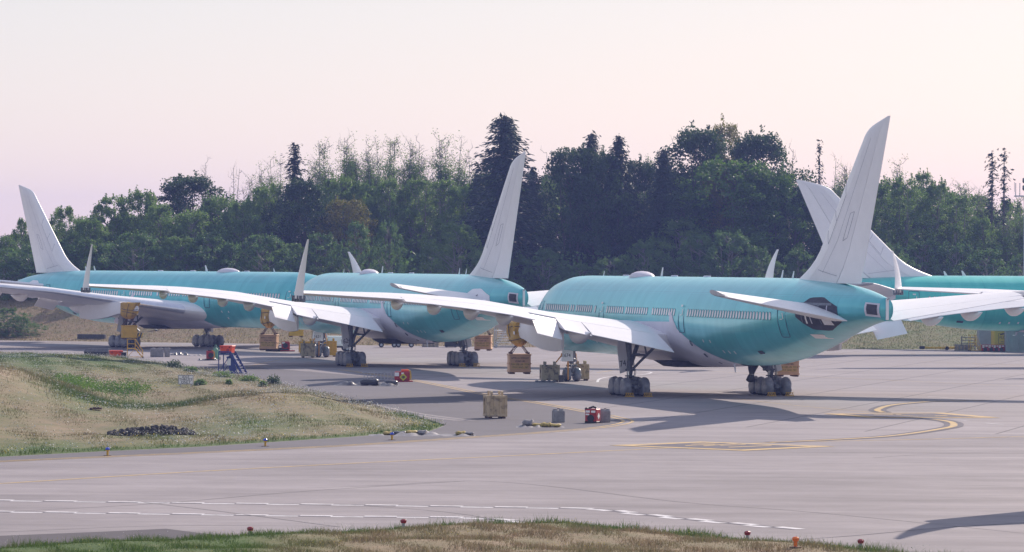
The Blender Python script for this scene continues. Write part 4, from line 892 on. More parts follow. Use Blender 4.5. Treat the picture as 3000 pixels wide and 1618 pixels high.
# plastic bins
def bin_(loc, w, d, h, label, yaw=0):
    o = empty('orange_bin', loc, yaw, label, 'bin', 'orange plastic bins')
    b = MB(); b.rings([[Vector((x*w/2*k, y*d/2*k, z)) for x, y in ((-1, -1), (1, -1), (1, 1), (-1, 1))] for k, z in ((.86, .08), (.97, h*.82), (.97, h*.82), (1, h*.84))]); b.obj('tub', M_orange, o)
    MB().cbox((0, 0, h*.92), (w*1.05, d*1.05, h*.16), .04).obj('lid', M_orange, o)
    for x in (-.3, .3): MB().box((x*w, -d/2, h*.80), (.12, .06, .16)).obj('latch', M_red, o)
    MB().cyl((.15*w, -d*.455, h*.45), (.15*w, -d*.475, h*.45), .13, n=14).obj('emblem', M_red, o)
    for x in (-.35, .35): MB().box((x*w, 0, .05), (.25, d*.8, .10)).obj('foot', M_black, o)
    return o
bin_(on(341, 1054), 1.32, 1.1, .92, 'orange plastic bin standing on the ground beside a black container', R(8))
o = empty('black_container', on(287, 1042), R(-8), 'long low black container with a sloped ribbed lid at grass edge', 'container')
MB().rings([[Vector((x, y, z)) for x, y in ((-1.25, -.7), (1.25, -.7), (1.25, .7), (-1.25, .7))] for z in (0, .38)]).obj('tub', M_black, o)
MB().rings([[Vector((-1.3, -.75, .38)), Vector((1.3, -.75, .38)), Vector((1.3, .75, .38)), Vector((-1.3, .75, .38))], [Vector((-1.2, -.1, .72)), Vector((1.2, -.1, .76)), Vector((1.2, .68, .76)), Vector((-1.2, .68, .72))]]).obj('lid', M_blackt, o)
for k in range(6): MB().box((-1.05+k*.42, -.43, .56), (.06, .70, .04), (R(27), 0, 0)).obj('rib', M_black, o)
o = empty('black_drum', on(364, 1055), 0, 'dark drum tucked right of the orange bin', 'drum'); MB().cyl((0, 0, 0), (0, 0, .72), .26, n=16).obj('body', M_black, o, 40); MB().cyl((0, 0, .70), (0, 0, .76), .28, n=16).obj('lid', M_black, o, 40)
# step ladders
def steps(u, v, w, d, h, m, label, yaw=0, nst=5, rail=1.0, name='platform_steps', grp=None, tm=None, r=.028, legs=True, loc=None):
    o = empty(name, loc if loc is not None else on(u, v), yaw, label, 'steps', grp); tm = tm or m
    for y in (-1, 1):
        st = MB(); st.path([(-w/2, y*d/2, 0), (-w/2, y*d/2, h+rail), (w*.02, y*d/2, h+rail), (w/2, y*d/2, rail*.75), (w/2, y*d/2, 0)], r, 6); st.path([(-w/2, y*d/2, h+rail*.5), (.0, y*d/2, h+rail*.5), (w/2, y*d/2, rail*.4)], r*.8, 6); st.path([(0, y*d/2, h), (0, y*d/2, h+rail)], r*.8, 6); st.obj('handrail', m, o)
        s2 = MB(); s2.cyl((0, y*d/2, h), (w/2, y*d/2, .05), r*1.5, n=6); s2.cyl((-w/2, y*d/2, .1), (w/2, y*d/2, .1), r, n=6); s2.cyl((-w/2, y*d/2, .1), (0, y*d/2, h), r*.8, n=6); s2.obj('side_frame', m, o)
    MB().cbox((-w/4, 0, h), (w/2, d, .06), .01).obj('platform', tm, o)
    for k in range(nst): MB().cbox((w/2*(k+.6)/nst, 0, h*(1-(k+.6)/nst)), (w*.5/nst*1.1, d, .05), .01).obj('tread', tm, o)
    for x in (-1, 1):
        for y in (-1, 1): MB().cyl((x*w/2, y*d/2-.03, .07), (x*w/2, y*d/2+.03, .07), .08, n=10).obj('castor', M_tyre, o)
    return o
steps(397, 1049, 1.55, .8, .95, M_ylw, 'yellow tube platform steps standing alone left of the concrete blocks', R(4), 4, .95)
bs = steps(683, 1096, 2.1, 1.3, 1.70, M_blue, 'dark blue wheeled access steps beside the grass edge, orange bin on top', R(-14), 7, .22, tm=M_blue, r=.05)
MB().cbox((.10, -.58, .85), (.62, .05, 1.5), .01, (0, R(-14), 0)).obj('side_plate', M_blue, bs); MB().cbox((-.15, -.60, 1.05), (.35, .03, .6), .01).obj('placard', M_wlabel, bs)
p = on(683, 1096); bin_(Vector((p.x-.45, p.y, 1.74)), 1.12, .95, .72, 'orange plastic bin resting on top of the dark blue steps', R(-14))
steps(2857, 1029, 1.25, .9, 1.0, M_ylw, 'yellow tube platform steps at the far right before the yellow container', R(5), 4, .85)
st = steps(1482, 1019, 2.4, 1.4, 2.0, M_steel, 'tall white boarding stairs beyond the middle airliner tail', R(8), 9, 1.0, tm=M_wlabel, r=.05)
for k in range(7): MB().cyl((-1.2+.05*k, -.72, .3+.3*k), (1.15-.17*k, -.72, .3+.3*k), .03, n=6).obj('cross_bar', M_wlabel, st)
# machines by the blue steps
o = empty('red_air_compressor', on(616, 1056), R(5), 'red machine on a frame left of the pale green cylinder cart', 'compressor')
MB().cbox((0, 0, .55), (.7, .7, .8), .05).obj('housing', M_red, o); b = MB(); b.cyl((.1, -.35, .5), (.1, -.42, .5), .26, n=16); b.cyl((-.2, -.2, .98), (.3, -.2, .98), .08, n=8); b.obj('fan', M_black, o)
b = MB(); b.path([(.2, -.3, 1.0), (.42, -.4, .85), (.46, -.42, .4), (.3, -.5, .15)], .05, 6); b.obj('hose', M_strap, o); MB().cbox((0, 0, .08), (.9, .8, .1), .02).obj('sled', M_black, o)
o = empty('gas_cylinder_cart', on(637, 1055), R(5), 'pale green cylinder cart with a hooped handle, left of blue steps', 'cylinder cart')
MB().cyl((-.1, 0, .16), (-.1, 0, 1.05), .2, n=14).obj('cylinder', M_green, o, 40); MB().cyl((-.1, 0, 1.05), (-.1, 0, 1.25), .2, .07, 14).obj('shoulder', M_green, o, 40)
b = MB(); b.path([(-.32, .1, .1), (-.32, .1, 1.2), (-.1, .1, 1.52), (.12, .1, 1.2), (.12, .1, .1)], .03, 6); b.cyl((-.32, .1, .9), (.12, .1, .9), .02, n=5); b.obj('frame', M_green, o)
MB().cbox((0, 0, .1), (.6, .5, .08), .02).obj('base', M_green, o)
for x in (-.34, .3): MB().cyl((x-.04, .15, .16), (x+.04, .15, .16), .16, n=14).obj('wheel', M_tyre, o)
# hazard striped tow head and wheeled stand under the left airliner
o = empty('hazard_striped_chock_rack', on(398, 1000), R(0), 'black and yellow striped board behind the yellow ballast box', 'hazard board')
MB().cbox((0, 0, .72), (1.8, .10, .62), .02).obj('board', M_black, o)
for k in range(5):
    x = -.8+k*.36; MB().add([(x, -.058, .44), (x+.18, -.058, .44), (x+.36, -.058, 1.0), (x+.18, -.058, 1.0)], [(0, 1, 2, 3)]).obj('stripe', M_ylw, o)
for x in (-.7, .7): MB().cbox((x, 0, .2), (.1, .5, .42), .02).obj('leg', M_black, o)
o = empty('wheeled_stand', on(440, 998), R(-6), 'grey wheeled maintenance stand with sloping stair under the left airliner', 'maintenance stand')
b = MB(); b.path([(-1.9, 0, .25), (-1.9, 0, 1.75), (2.1, 0, 1.75), (2.1, 0, .25)], .05, 6); b.path([(-1.9, 0, .5), (2.1, 0, .5)], .04, 6); b.path([(-1.9, 0, 1.1), (2.1, 0, 1.1)], .04, 6); b.path([(.4, 0, .3), (.4, 0, 1.75)], .04, 6); b.obj('frame', M_steel, o)
MB().box((-.9, -.3, .95), (2.2, .5, .07), (0, R(38), 0)).obj('stair', M_steel, o); MB().box((1.2, -.3, 1.25), (1.9, .5, .06), (0, R(22), 0)).obj('ramp', M_steel, o)
for x in (-1.9, 2.1): MB().cyl((x-.06, 0, .16), (x+.06, 0, .16), .17, n=14).obj('castor', M_steel, o)
# vehicles on the far side
def wheel(o, x, y, r, w=.22):
    mb = MB(); mb.cyl((x-w/2 if 0 else x, y-w/2, r), (x, y+w/2, r), r, n=16); wo_ = mb.obj('wheel', M_tyre, o, 40); MB().cyl((x, y-w/2-.012, r), (x, y-w/2+.02, r), r*.5, n=12).obj('hub', M_steel, wo_, 40)
o = empty('blue_tug', on(655, 995), R(-12), 'blue tow tractor behind the left airliner wheels', 'tow tractor')
MB().cbox((0, 0, .75), (2.4, 1.3, .8), .08).obj('body', M_blue, o); MB().cbox((-.6, 0, 1.5), (1.0, 1.2, .75), .06).obj('cab', M_blue, o); MB().box((-.6, -.605, 1.6), (.7, .02, .4)).obj('pane', M_dark, o); MB().cbox((.7, 0, 1.25), (.9, 1.1, .25), .05).obj('bonnet', M_steel, o)
for x in (-.8, .8):
    for y in (-.6, .6): wheel(o, x, y, .36)
o = empty('yellow_frame_cart', on(700, 996), R(-8), 'yellow tube frame cart with white boxes beside the blue tractor', 'cart')
b = MB()
for z in (.55, 1.35):
    b.path([(-1.3, -.6, z), (1.3, -.6, z), (1.3, .6, z), (-1.3, .6, z), (-1.3, -.6, z)], .05, 6)
for x in (-1.3, -.4, .4, 1.3):
    for y in (-.6, .6): b.path([(x, y, .5), (x, y, 1.75)], .04, 6)
b.obj('frame', M_ylw, o); MB().cbox((0, 0, .5), (2.7, 1.3, .12), .02).obj('deck', M_steel, o); MB().cbox((-.6, 0, 1.0), (.9, .9, .8), .05).obj('box', M_wlabel, o); MB().cbox((.6, 0, .9), (.8, .9, .6), .05).obj('box', M_wlabel, o)
for x in (-.9, .1, .9): wheel(o, x, -.6, .3); wheel(o, x, .6, .3)
def lift(u, v, label, s=1.0, yaw=0, boom=True):
    o = empty('red_lift', on(u, v), yaw, label, 'aerial lift', 'red machinery beyond the left airliner')
    MB().cbox((0, 0, .85*s), (2.2*s, 1.4*s, .5*s), .08).obj('chassis', M_red, o); MB().cbox((-.3*s, 0, 1.35*s), (1.5*s, 1.3*s, .6*s), .12).obj('engine_cover', M_orange, o)
    if boom: MB().cbox((.5*s, 0, 1.8*s), (2.6*s, .35*s, .35*s), .04, (0, R(-8), 0)).obj('boom', M_orange, o); MB().cbox((-1.0*s, 0, 1.5*s), (.35, .6, 1.1*s), .05).obj('mast', M_red, o)
    b = MB()
    for x in (.9, 1.7):
        for y in (-.5, .5): b.path([(x*s, y*s, 1.1*s), (x*s, y*s, 2.1*s)], .035, 5)
    b.path([(.9*s, -.5*s, 2.1*s), (1.7*s, -.5*s, 2.1*s), (1.7*s, .5*s, 2.1*s), (.9*s, .5*s, 2.1*s)], .035, 5); b.obj('basket', M_red, o)
    for x in (-.75, .75):
        for y in (-.65, .65): wheel(o, x*s, y*s, .42*s, .3)
    return o
lift(745, 997, 'red boom lift right of the yellow frame cart', 1.0, R(-6)); lift(777, 998, 'small red lift just left of the hanging ballast box', .7, R(10), False)
o = empty('black_generator_sled', on(838, 1030), R(6), 'red heater on a black round sled right of the middle hanging box', 'heater')
MB().cbox((0, 0, .62), (.9, .8, .95), .08).obj('housing', M_red, o); MB().cyl((-.05, -.42, .65), (-.05, -.47, .65), .28, n=16).obj('fan', M_black, o); b = MB(); b.cyl((-2.2, -.2, .22), (.3, -.2, .22), .22, n=12); b.obj('duct', M_black, o, 40); MB().cbox((.2, 0, .08), (1.6, .9, .12), .02).obj('sled', M_red, o); MB().box((-.25, -.41, .95), (.3, .02, .2)).obj('placard', M_wlabel, o)
o = empty('white_truck', on(990, 1030), R(10), 'white service truck half hidden behind the middle nose wheels', 'truck')
MB().cbox((-.3, 0, 1.15), (1.7, 2.0, 1.1), .06).obj('box_body', M_wlabel, o); MB().cbox((.9, 0, .85), (1.0, 1.9, .7), .1).obj('cab', M_black, o); MB().cbox((.1, 0, .55), (2.8, 1.9, .25), .05).obj('chassis', M_black, o); MB().cbox((1.35, -.7, .85), (.15, .25, .2), .03).obj('headlight', M_steel, o)
for x in (-.7, .95):
    for y in (-.9, .9): wheel(o, x, y, .4, .25)
for u, lab in ((1137, 'grey flat baggage cart, left of two behind the middle airliner belly'), (1187, 'grey flat baggage cart, right of two behind the middle airliner belly')):
    o = empty('baggage_cart', on(u, 1018), R(3), lab, 'cart', 'flat carts behind the middle airliner')
    MB().cbox((0, 0, .58), (2.0, 1.3, .14), .03).obj('deck', M_steel, o); MB().cbox((-.1, 0, .82), (1.5, 1.1, .34), .04).obj('load', M_dconc, o); MB().cyl((1.0, 0, .5), (1.35, 0, .3), .04, n=6).obj('drawbar', M_black, o)
    for x in (-.75, .75):
        for y in (-.6, .6): wheel(o, x, y, .3)
def pallets(u, v, n, label, name='pallet_stack', m=M_wood):
    o = empty(name, on(u, v), R(4), label, 'pallets')
    for k in range(n):
        z = k*.15
        for y in (-.5, 0, .5): MB().box((0, y, z+.05), (1.9, .1, .09)).obj('bearer', m, o)
        for x in (-.8, -.4, 0, .4, .8): MB().box((x, 0, z+.12), (.14, 1.1, .03)).obj('board', m, o)
    return o
pallets(1262, 1017, 4, 'low stack of dark timber pallets beyond the middle airliner'); 
o = empty('black_crate', on(1322, 1018), R(3), 'tall black box beyond the middle airliner right wheels', 'box'); MB().cbox((0, 0, .5), (1.45, 1.2, .88), .05).obj('body', M_black, o); MB().cbox((0, 0, .96), (1.55, 1.3, .10), .03).obj('lid', M_blackt, o)
for x in (-.5, .5): MB().box((x, 0, .04), (.2, 1.1, .08)).obj('skid', M_wood, o)
# storage yard on the far right
def container(u, v, L_, label, m, yaw, logo=None, h=2.45, doors=True):
    o = empty('shipping_container', on(u, v), yaw, label, 'container', 'containers at the right edge')
    MB().cbox((0, 0, h/2), (L_-.06, 2.3, h-.1), .02).obj('shell', m, o)
    for x in (-1, 1):
        for y in (-1, 1): MB().cbox((x*(L_/2-.06), y*1.14, h/2), (.14, .14, h), .02).obj('corner_post', m, o)
    for z in (.07, h-.07): MB().cbox((0, -1.15, z), (L_, .12, .14), .02).obj('rail', m, o)
    n = int(L_/.28)
    c = MB()
    for k in range(n): c.box((-L_/2+.2+k*(L_-.4)/max(1, n-1), -1.165, h/2), (.13, .05, h-.3))
    if not logo: c.obj('corrugation', m, o)
    if doors and not logo:
        for x in (-.55, -.15, .15, .55): MB().cyl((x*L_*.7, -1.22, .15), (x*L_*.7, -1.22, h-.15), .03, n=6).obj('lock_bar', M_steel, o)
        for x in (-.9, .3): MB().box((x, -1.20, h*.78), (.35, .01, .10)).obj('placard', M_wlabel, o)
    if logo:
        MB().box((.1, -1.17, h*.62), (.92, .02, 1.20)).obj('sign_border', M_mark, o); MB().box((.1, -1.185, h*.62), (.84, .02, 1.12)).obj('sign_field', m, o)
        text('FLC', .42, M_mark, o, (.1, -1.20, h*.66), (R(90), 0, 0), 'sign_lettering')
        MB().box((.1, -1.20, h*.82), (.55, .015, .12), (0, R(-12), 0)).obj('sign_swoosh', M_mark, o); MB().box((.1, -1.20, h*.46), (.35, .015, .06)).obj('sign_bar', M_mark, o)
    return o
container(2930, 1030, 1.6, 'yellow container with a black framed emblem at the right edge', M_conty, R(2), 1)
container(2990, 1031, 3.7, 'grey green corrugated container cut by the right edge', M_contg, R(2))
o = empty('pale_shed', on(2890, 1027), R(2), 'pale corrugated shed panel behind red cabinets at the right edge', 'shed'); MB().cbox((0, .6, 1.25), (1.7, 1.5, 2.4), .03).obj('wall', M_contg, o); MB().cbox((0, .6, 2.50), (1.85, 1.7, .10), .03).obj('roof', M_steel, o)
b = MB()
for k in range(9): b.box((-.75+k*.19, -.17, 1.3), (.07, .05, 2.2))
b.obj('corrugation', M_contg, o)
for k, u in enumerate((2886, 2904, 2919, 2934)): cabinet(u, 1030.5+k*.15, .74, .6, .80, 'red heater cabinet, number %s from the left in the row before the containers' % ('one', 'two', 'three', 'four')[k], R(3), hose=False)
pallets(2823, 1028, 5, 'grey timber rack stack left of the far yellow steps')
o = empty('steel_rack', on(2838, 1025), 0, 'dark steel rack of rods behind the far yellow steps', 'rack')
for z in (.4, .75, 1.1, 1.45): MB().cbox((0, 0, z), (1.7, .5, .08), .02).obj('shelf', M_strut, o)
for x in (-.8, .8): MB().cbox((x, 0, .8), (.08, .5, 1.6), .02).obj('post', M_strut, o)
o = empty('tow_bar', on(2770, 1026), R(2), 'yellow aircraft tow bar lying at the bank foot on the right', 'tow bar')
MB().cyl((-2.6, 0, .28), (2.6, 0, .28), .12, n=8).obj('bar', M_ylw, o, 40); MB().cbox((-2.7, 0, .28), (.6, .4, .35), .05).obj('head', M_black, o)
for y in (-.3, .3): MB().cyl((.2, y-.05, .22), (.2, y+.05, .22), .22, n=12).obj('wheel', M_tyre, o)
# floodlight mast at the right edge
o = empty('floodlight_mast', (XU(3003, 452), 452, 2), 0, 'tall grey floodlight mast cut by the right edge above the green fuselage', 'light mast')
zt = ZV(2995, 575, 452)-2; MB().cyl((0, 0, -2.5), (0, 0, zt), .28, .2, 12).obj('pole', M_steel, o, 40)
MB().cbox((-.1, 0, zt), (2.6, .2, .16), .03).obj('cross_arm', M_steel, o)
for x in (-1.2, -.7, -.05): b = MB(); b.path([(x, 0, zt), (x, 0, zt+1.6)], .05, 6); b.obj('stanchion', M_steel, o)
for x, z in ((.1, 1.0), (.1, 1.9), (1.3, 1.0), (1.3, 1.9)):
    l = MB(); l.cbox((x, -.25, zt+z), (1.0, .5, .55), .08, (R(35), 0, 0)); l.obj('floodlight', M_strut, o); MB().cbox((x, 0, zt+z-.35), (.1, .1, .4), .02).obj('bracket', M_steel, o)
MB().cyl((-1.35, 0, zt+.5), (-1.35, 0, zt+1.7), .03, n=5).obj('lightning_rod', M_steel, o)
# sign on the grass
sx, sy = G(546, 1137); sz = float(height(np.array([sx]), np.array([sy]))[0]); k = sy/F
o = empty('taxi_sign', (sx, sy, sz), R(2), 'white sign on two posts reading IDLE THRUST ONLY, in the grass', 'sign')
z1 = ZV(546, 1126.5, sy)-sz; z2 = ZV(546, 1099, sy)-sz; sw = 45*k
MB().cbox((0, 0, (z1+z2)/2), (sw, .05, z2-z1), .015).obj('panel', M_wlabel, o)
for a, b_, c, d in ((0, z2-.03, sw-.03, .03), (0, z1+.03, sw-.03, .03)): MB().box((a, -.028, b_), (c, .012, d)).obj('border', M_mark, o)
for s in (-1, 1): MB().box((s*(sw/2-.03), -.028, (z1+z2)/2), (.03, .012, z2-z1-.1)).obj('border', M_mark, o)
for i, t in enumerate(('IDLE', 'THRUST', 'ONLY')): text(t, .275, M_mark, o, (0, -.033, (z1+z2)/2+.205-i*.205), (R(90), 0, 0), 'lettering')
for s in (-1, 1): MB().cbox((s*sw*.34, .04, z1/2+.1), (.08, .06, z1+.5), .01).obj('post', M_steel, o)
# edge lights
def edge_light(u, v, lens, label, hgt, name, post, grp, red=False, flip=None):
    x, y = G(u, v); z = max(0, float(height(np.array([x]), np.array([y]))[0]))
    o = empty(name, (x, y, z), 0, label, 'edge light', grp)
    MB().cyl((0, 0, -.05), (0, 0, .03), .20, n=14).obj('base', M_rust, o, 40); MB().cyl((0, 0, 0), (0, 0, hgt*.62), .055, n=10).obj('post', post, o, 40)
    MB().cyl((0, 0, hgt*.58), (0, 0, hgt*.68), .10, .10, 12).obj('collar', post if not red else M_red, o, 40)
    l = MB(); l.rings([[Vector((r*math.cos(PI/6*i), r*math.sin(PI/6*i), zz)) for i in range(12)] for r, zz in ((.10, hgt*.68), (.115, hgt*.76), (.11, hgt*.9), (.06, hgt*.985), (.01, hgt))]); l.obj('lens', lens, o, True); return o
M_bl = mat('blue_glass', (.02, .07, .55), .15, .1, 5, spec=.8); M_rl = mat('red_glass', (.30, .01, .015), .15, .1, 5, spec=.8); M_ol = mat('orange_glass', (.85, .17, .01), .15, .1, 5, spec=.8)
for u, v, l in ((318, 1336, 'blue taxiway light on a yellow stake, leftmost of three'), (780, 1308.5, 'blue taxiway light on a yellow stake, middle of three'), (1151, 1290, 'blue taxiway light on a yellow stake, rightmost, by the cover sheet')):
    edge_light(u, v, M_bl, l, .42, 'blue_edge_light', M_ylw, 'blue taxiway edge lights')
for u, v, l in ((737, 1578, 'red edge light leftmost of four along the front grass'), (1186, 1559, 'red edge light second from left along the front grass'), (2194, 1588, 'red edge light third from left along the front grass'), (2526, 1614, 'red edge light at the right end of the front grass')):
    edge_light(u, v, M_rl, l, .34, 'red_edge_light', M_steel, 'red edge lights in the front grass', True)
edge_light(2335, 1632, M_ol, 'orange edge light low at the bottom edge, between two red ones', .36, 'orange_edge_light', M_ol, 'orange edge light')
# wheel chocks
for k, lab in (('C', 'nearest'), ('B', 'middle')):
    for side, sn in ((1, 'left'), (-1, 'right')):
        for j, (xo, wn) in enumerate(((-.7, 'outer'), (.7, 'inner'))):
            q = wp(k, -side*5.46+xo*side*-1*-1, -2.32); o = empty('wheel_chock', q, -R(PL[k][2]), 'yellow wire wheel chock at the %s %s main gear, %s rear wheel' % (lab, sn, wn), 'wheel chock', 'wheel chocks')
            b = MB()
            for x in (-.25, -.08, .08, .25): b.path([(x, -.25, .0), (x, -.02, .26), (x, .2, .0)], .022, 5)
            b.obj('frame', M_ylw, o); b = MB()
            for y, z in ((-.25, .02), (-.02, .27), (.2, .02)): b.cyl((-.3, y, z), (.3, y, z), .022, n=5)
            b.obj('bar', M_ylw, o)
# black hanging cover on the right gear of the nearest airliner, pallet by its nose wheel
p = wp('C', 4.3, .6); o = empty('black_bag', p, R(15), 'black plastic bag hanging beside the nearest right main gear', 'bag')
b = MB(); n = 14; rg = random.Random(4)
b.rings([[Vector((r*math.cos(2*PI*i/n)*(1+.25*rg.random())+dx, .7*r*math.sin(2*PI*i/n), z)) for i in range(n)] for z, r, dx in ((2.75, .6, .2), (2.3, .42, .1), (1.9, .30, .0), (1.55, .17, -.05), (1.45, .22, -.1), (1.1, .32, -.12), (.95, .2, -.12))]); b.obj('bag', M_blackt, o, 60); MB().cyl((-.05, 0, 1.5), (-.05, 0, 1.54), .2, n=12).obj('tie', M_steel, o)
o = empty('flat_skid', on(1600, 1120), R(2), 'low dark skid lying in front of the grey crate by nose wheels', 'skid')
for y in (-.4, .4): MB().cbox((0, y, .05), (1.7, .12, .1), .02).obj('bearer', M_strut, o)
for x in (-.7, -.2, .3, .7): MB().cbox((x, 0, .12), (.2, .95, .05), .01).obj('board', M_strut, o)
for k_, (u, v) in enumerate(((240, 1199), (283, 1224))):
    x, y = G(u, v); z = float(height(np.array([x]), np.array([y]))[0]); o = empty('rusty_plate', (x, y, z), R(5), ('upper' if k_ == 0 else 'lower')+' rusty drain plate lying in the dry grass slope', 'plate', 'rusty plates')
    MB().cbox((0, 0, .1), (.75, .5, .10), .02).obj('plate', M_rust, o); MB().cyl((-.2, 0, .15), (.2, 0, .15), .04, n=6).obj('handle', M_rust, o)
# rock pile in the grass
rx, ry = G(445, 1272); o = empty('rock_pile', (rx, ry, 0), 0, 'dark heap of broken rock in the grass near the taxiway edge', 'rock pile')
rms = []
for s in range(6):
    rg = random.Random(40+s); bm = bmesh.new(); bmesh.ops.create_icosphere(bm, subdivisions=1, radius=1)
    for v in bm.verts: v.co *= rg.uniform(.62, 1.15); v.co.z *= .75
    me = bpy.data.meshes.new('rock'); bm.to_mesh(me); bm.free(); me.materials.append(M_rock); rms.append(me)
rg = random.Random(5)
for k in range(280):
    a = rg.uniform(-1, 1); x = a*2.45+.1*rg.gauss(0, 1); y = rg.uniform(-2.4, 2.4)*(1-.5*a*a*(a > 0)); d = max(0, 1-(x/2.6)**2)*max(0, 1-(y/2.8)**2)
    gz = float(height(np.array([rx+x]), np.array([ry+y]))[0]); s = rg.uniform(.10, .21)
    inst('rock', rms[k % 6], o, loc=(x, y, gz+.05+.42*d*rg.random()), rot=(rg.uniform(0, 6), rg.uniform(0, 6), rg.uniform(0, 6)), scale=(s, s*rg.uniform(.8, 1.2), s))
# ------------------------------------------------------------------ trees
def leaf_quads(C, S, rg, flat=.0, asp=.6, D=None):
    n = len(C); a = rg.normal(size=(n, 3)) if D is None else D+rg.normal(size=(n, 3))*.35
    a[:, 2] *= (1-flat); a /= np.linalg.norm(a, axis=1)[:, None]+1e-9
    b = np.cross(a, rg.normal(size=(n, 3))); b /= np.linalg.norm(b, axis=1)[:, None]+1e-9
    S = S[:, None]; V = np.stack([C+a*S, C+b*S*asp, C-a*S, C-b*S*asp], 1).reshape(-1, 3)
    return V, np.arange(4*n).reshape(-1, 4)
def crown_mesh(name, C, S, rg, m, **kw):
    V, Q = leaf_quads(np.asarray(C), np.asarray(S), rg, **kw); me = bpy.data.meshes.new(name); fast(me, V, Q); me.materials.append(m); return me
L_alder = leafmat('alder_leaves', (.075, .145, .06), (.24, .35, .11), .45)
L_shrub = leafmat('shrub_leaves', (.058, .128, .058), (.19, .30, .11), .42)
L_maple = leafmat('maple_leaves', (.04, .10, .028), (.15, .25, .045), .40)
L_dark = leafmat('dark_maple_leaves', (.024, .056, .026), (.085, .145, .05), .28)
L_turn = leafmat('turning_leaves', (.09, .10, .025), (.25, .22, .055), .4)
L_yel = leafmat('yellow_green_leaves', (.16, .19, .035), (.32, .33, .07), .42)
L_fir = leafmat('fir_needles', (.016, .034, .023), (.05, .085, .05), .10)
L_fir2 = leafmat('pale_fir_needles', (.025, .045, .03), (.07, .10, .055), .1)
def limb(mb, a, b, r0, r1, rg, n=5, wob=.12):
    a, b = Vector(a), Vector(b); pts = [a+(b-a)*t/3+Vector(rg.normal(size=3))*wob*(0 < t < 3) for t in range(4)]
    for k in range(3): mb.cyl(pts[k], pts[k+1], r0+(r1-r0)*k/3, r0+(r1-r0)*(k+1)/3, n, cap=False)
def broadleaf(seed, m, h=20., rad=4.6, base=.0, nclump=170, per=140, leaf=(.07, .14), csize=(.5, 1.05), open_=.0, bark=M_bark, asp=.6, spiky=.5, dome=False):
    rg = np.random.default_rng(seed); C, S = [], []; tb = MB(); top = h*.95; nst = 3
    for q in range(nst):
        a = q*2.1+seed; e = (math.cos(a)*rad*.35*rg.random(), math.sin(a)*rad*.35*rg.random(), top*rg.uniform(.82, 1)); limb(tb, (math.cos(a)*.25, math.sin(a)*.25, -.8), e, h*.011, .03, rg, 6, .3)
    lobes = [(rg.uniform(0, 2*PI), rg.uniform(.15, .95), rg.uniform(.7, 1.25)) for _ in range(9)]
    for k in range(nclump):
        t = rg.random()**.9; z = h*(base+(top/h-base)*t); out = (math.sin(PI*min(1, .30+.66*t))**.7)
        if dome: t = rg.random()**.62; z = h*(base+(top/h-base)*t); out = max(.18, 1-((t-.45)/.60)**2)**.5
        a = rg.uniform(0, 2*PI); bump = 1+.22*sum(w*math.exp(-((math.cos(a-b)-1)/.5)**2-((t-c)/.16)**2) for b, c, w in lobes)-.12
        rr = rad*out*bump*(.30+.70*math.sqrt(rg.random())); cs = rg.uniform(*csize)*(1.15-(.1 if dome else .5)*t)
        c = np.array([rr*math.cos(a), rr*math.sin(a), z])
        if k % 3 == 0: limb(tb, (0, 0, max(h*.10, z-rr*.8)), c, .06+.04*(1-t), .015, rg, 4, .15)
        n = int(per*rg.uniform(.5, 1.4)*(1-open_*t)); p = rg.normal(size=(n, 3)); p /= np.linalg.norm(p, axis=1)[:, None]; p *= (rg.random(n)**.45)[:, None]*cs; p[:, 2] *= rg.uniform(.6, 1.0)
        if rg.random() < spiky*.5:                                   # shoots that break the outline
            m_ = int(n*.35); p[:m_, :2] *= .25; p[:m_, 2] = rg.uniform(0, 1.5, m_)*cs
        C.append(c+p); S.append(rg.uniform(*leaf, n))
    return tb.mesh('trunk', True), crown_mesh('crown', np.concatenate(C), np.concatenate(S), rg, m, asp=asp), bark
def conifer(seed, m, h=20., rad=4.2, base=.06, step=.42, per=7, droop=.35, gap=.0, dens=1.0, bark=M_bark, irregular=.25):
    rg = np.random.default_rng(seed); C, S, D = [], [], []; tb = MB(); tb.cyl((0, 0, -.8), (0, 0, h*.97), h*.017, .03, 7, cap=False)
    z = base*h
    while z < h*.985:
        t = z/h; r = rad*(1-t)**.66*(1 if t > .25 else .75+t)
        for k in range(per):
            if rg.random() < gap: continue
            a = rg.uniform(0, 2*PI); L_ = r*rg.uniform(1-irregular*1.6, 1+irregular*.6)+.25; d = np.array([math.cos(a), math.sin(a), 0]); nq = max(3, int(L_*6.5*dens))
            tt = np.linspace(.12, 1, nq); P = d[None]*(tt*L_)[:, None]; P[:, 2] = z+.22*L_*tt-droop*L_*tt**1.7*1.25
            off = rg.normal(size=(nq, 3))*np.array([.20, .20, .10])*(.4+.8*tt[:, None]); C.append(P+off); S.append(rg.uniform(.22, .42, nq)*(1.1-.45*tt)); dd = np.repeat((d+np.array([0, 0, -.45]))[None], nq, 0); D.append(dd)
            if k % 3 == 0: tb.cyl((0, 0, z), tuple(P[-1]*.8+np.array([0, 0, z])*.2), .035, .012, 3, cap=False)
        z += step*(1-.45*t)
    C = np.concatenate(C); S = np.concatenate(S); D = np.concatenate(D); n0 = len(C)
    rep = 2; C = np.concatenate([C]+[C+rg.normal(size=C.shape)*.16 for _ in range(rep-1)]); S = np.tile(S, rep); D = np.tile(D, (rep, 1))
    return tb.mesh('trunk', True), crown_mesh('crown', C, S, rg, m, asp=.28, D=D), bark
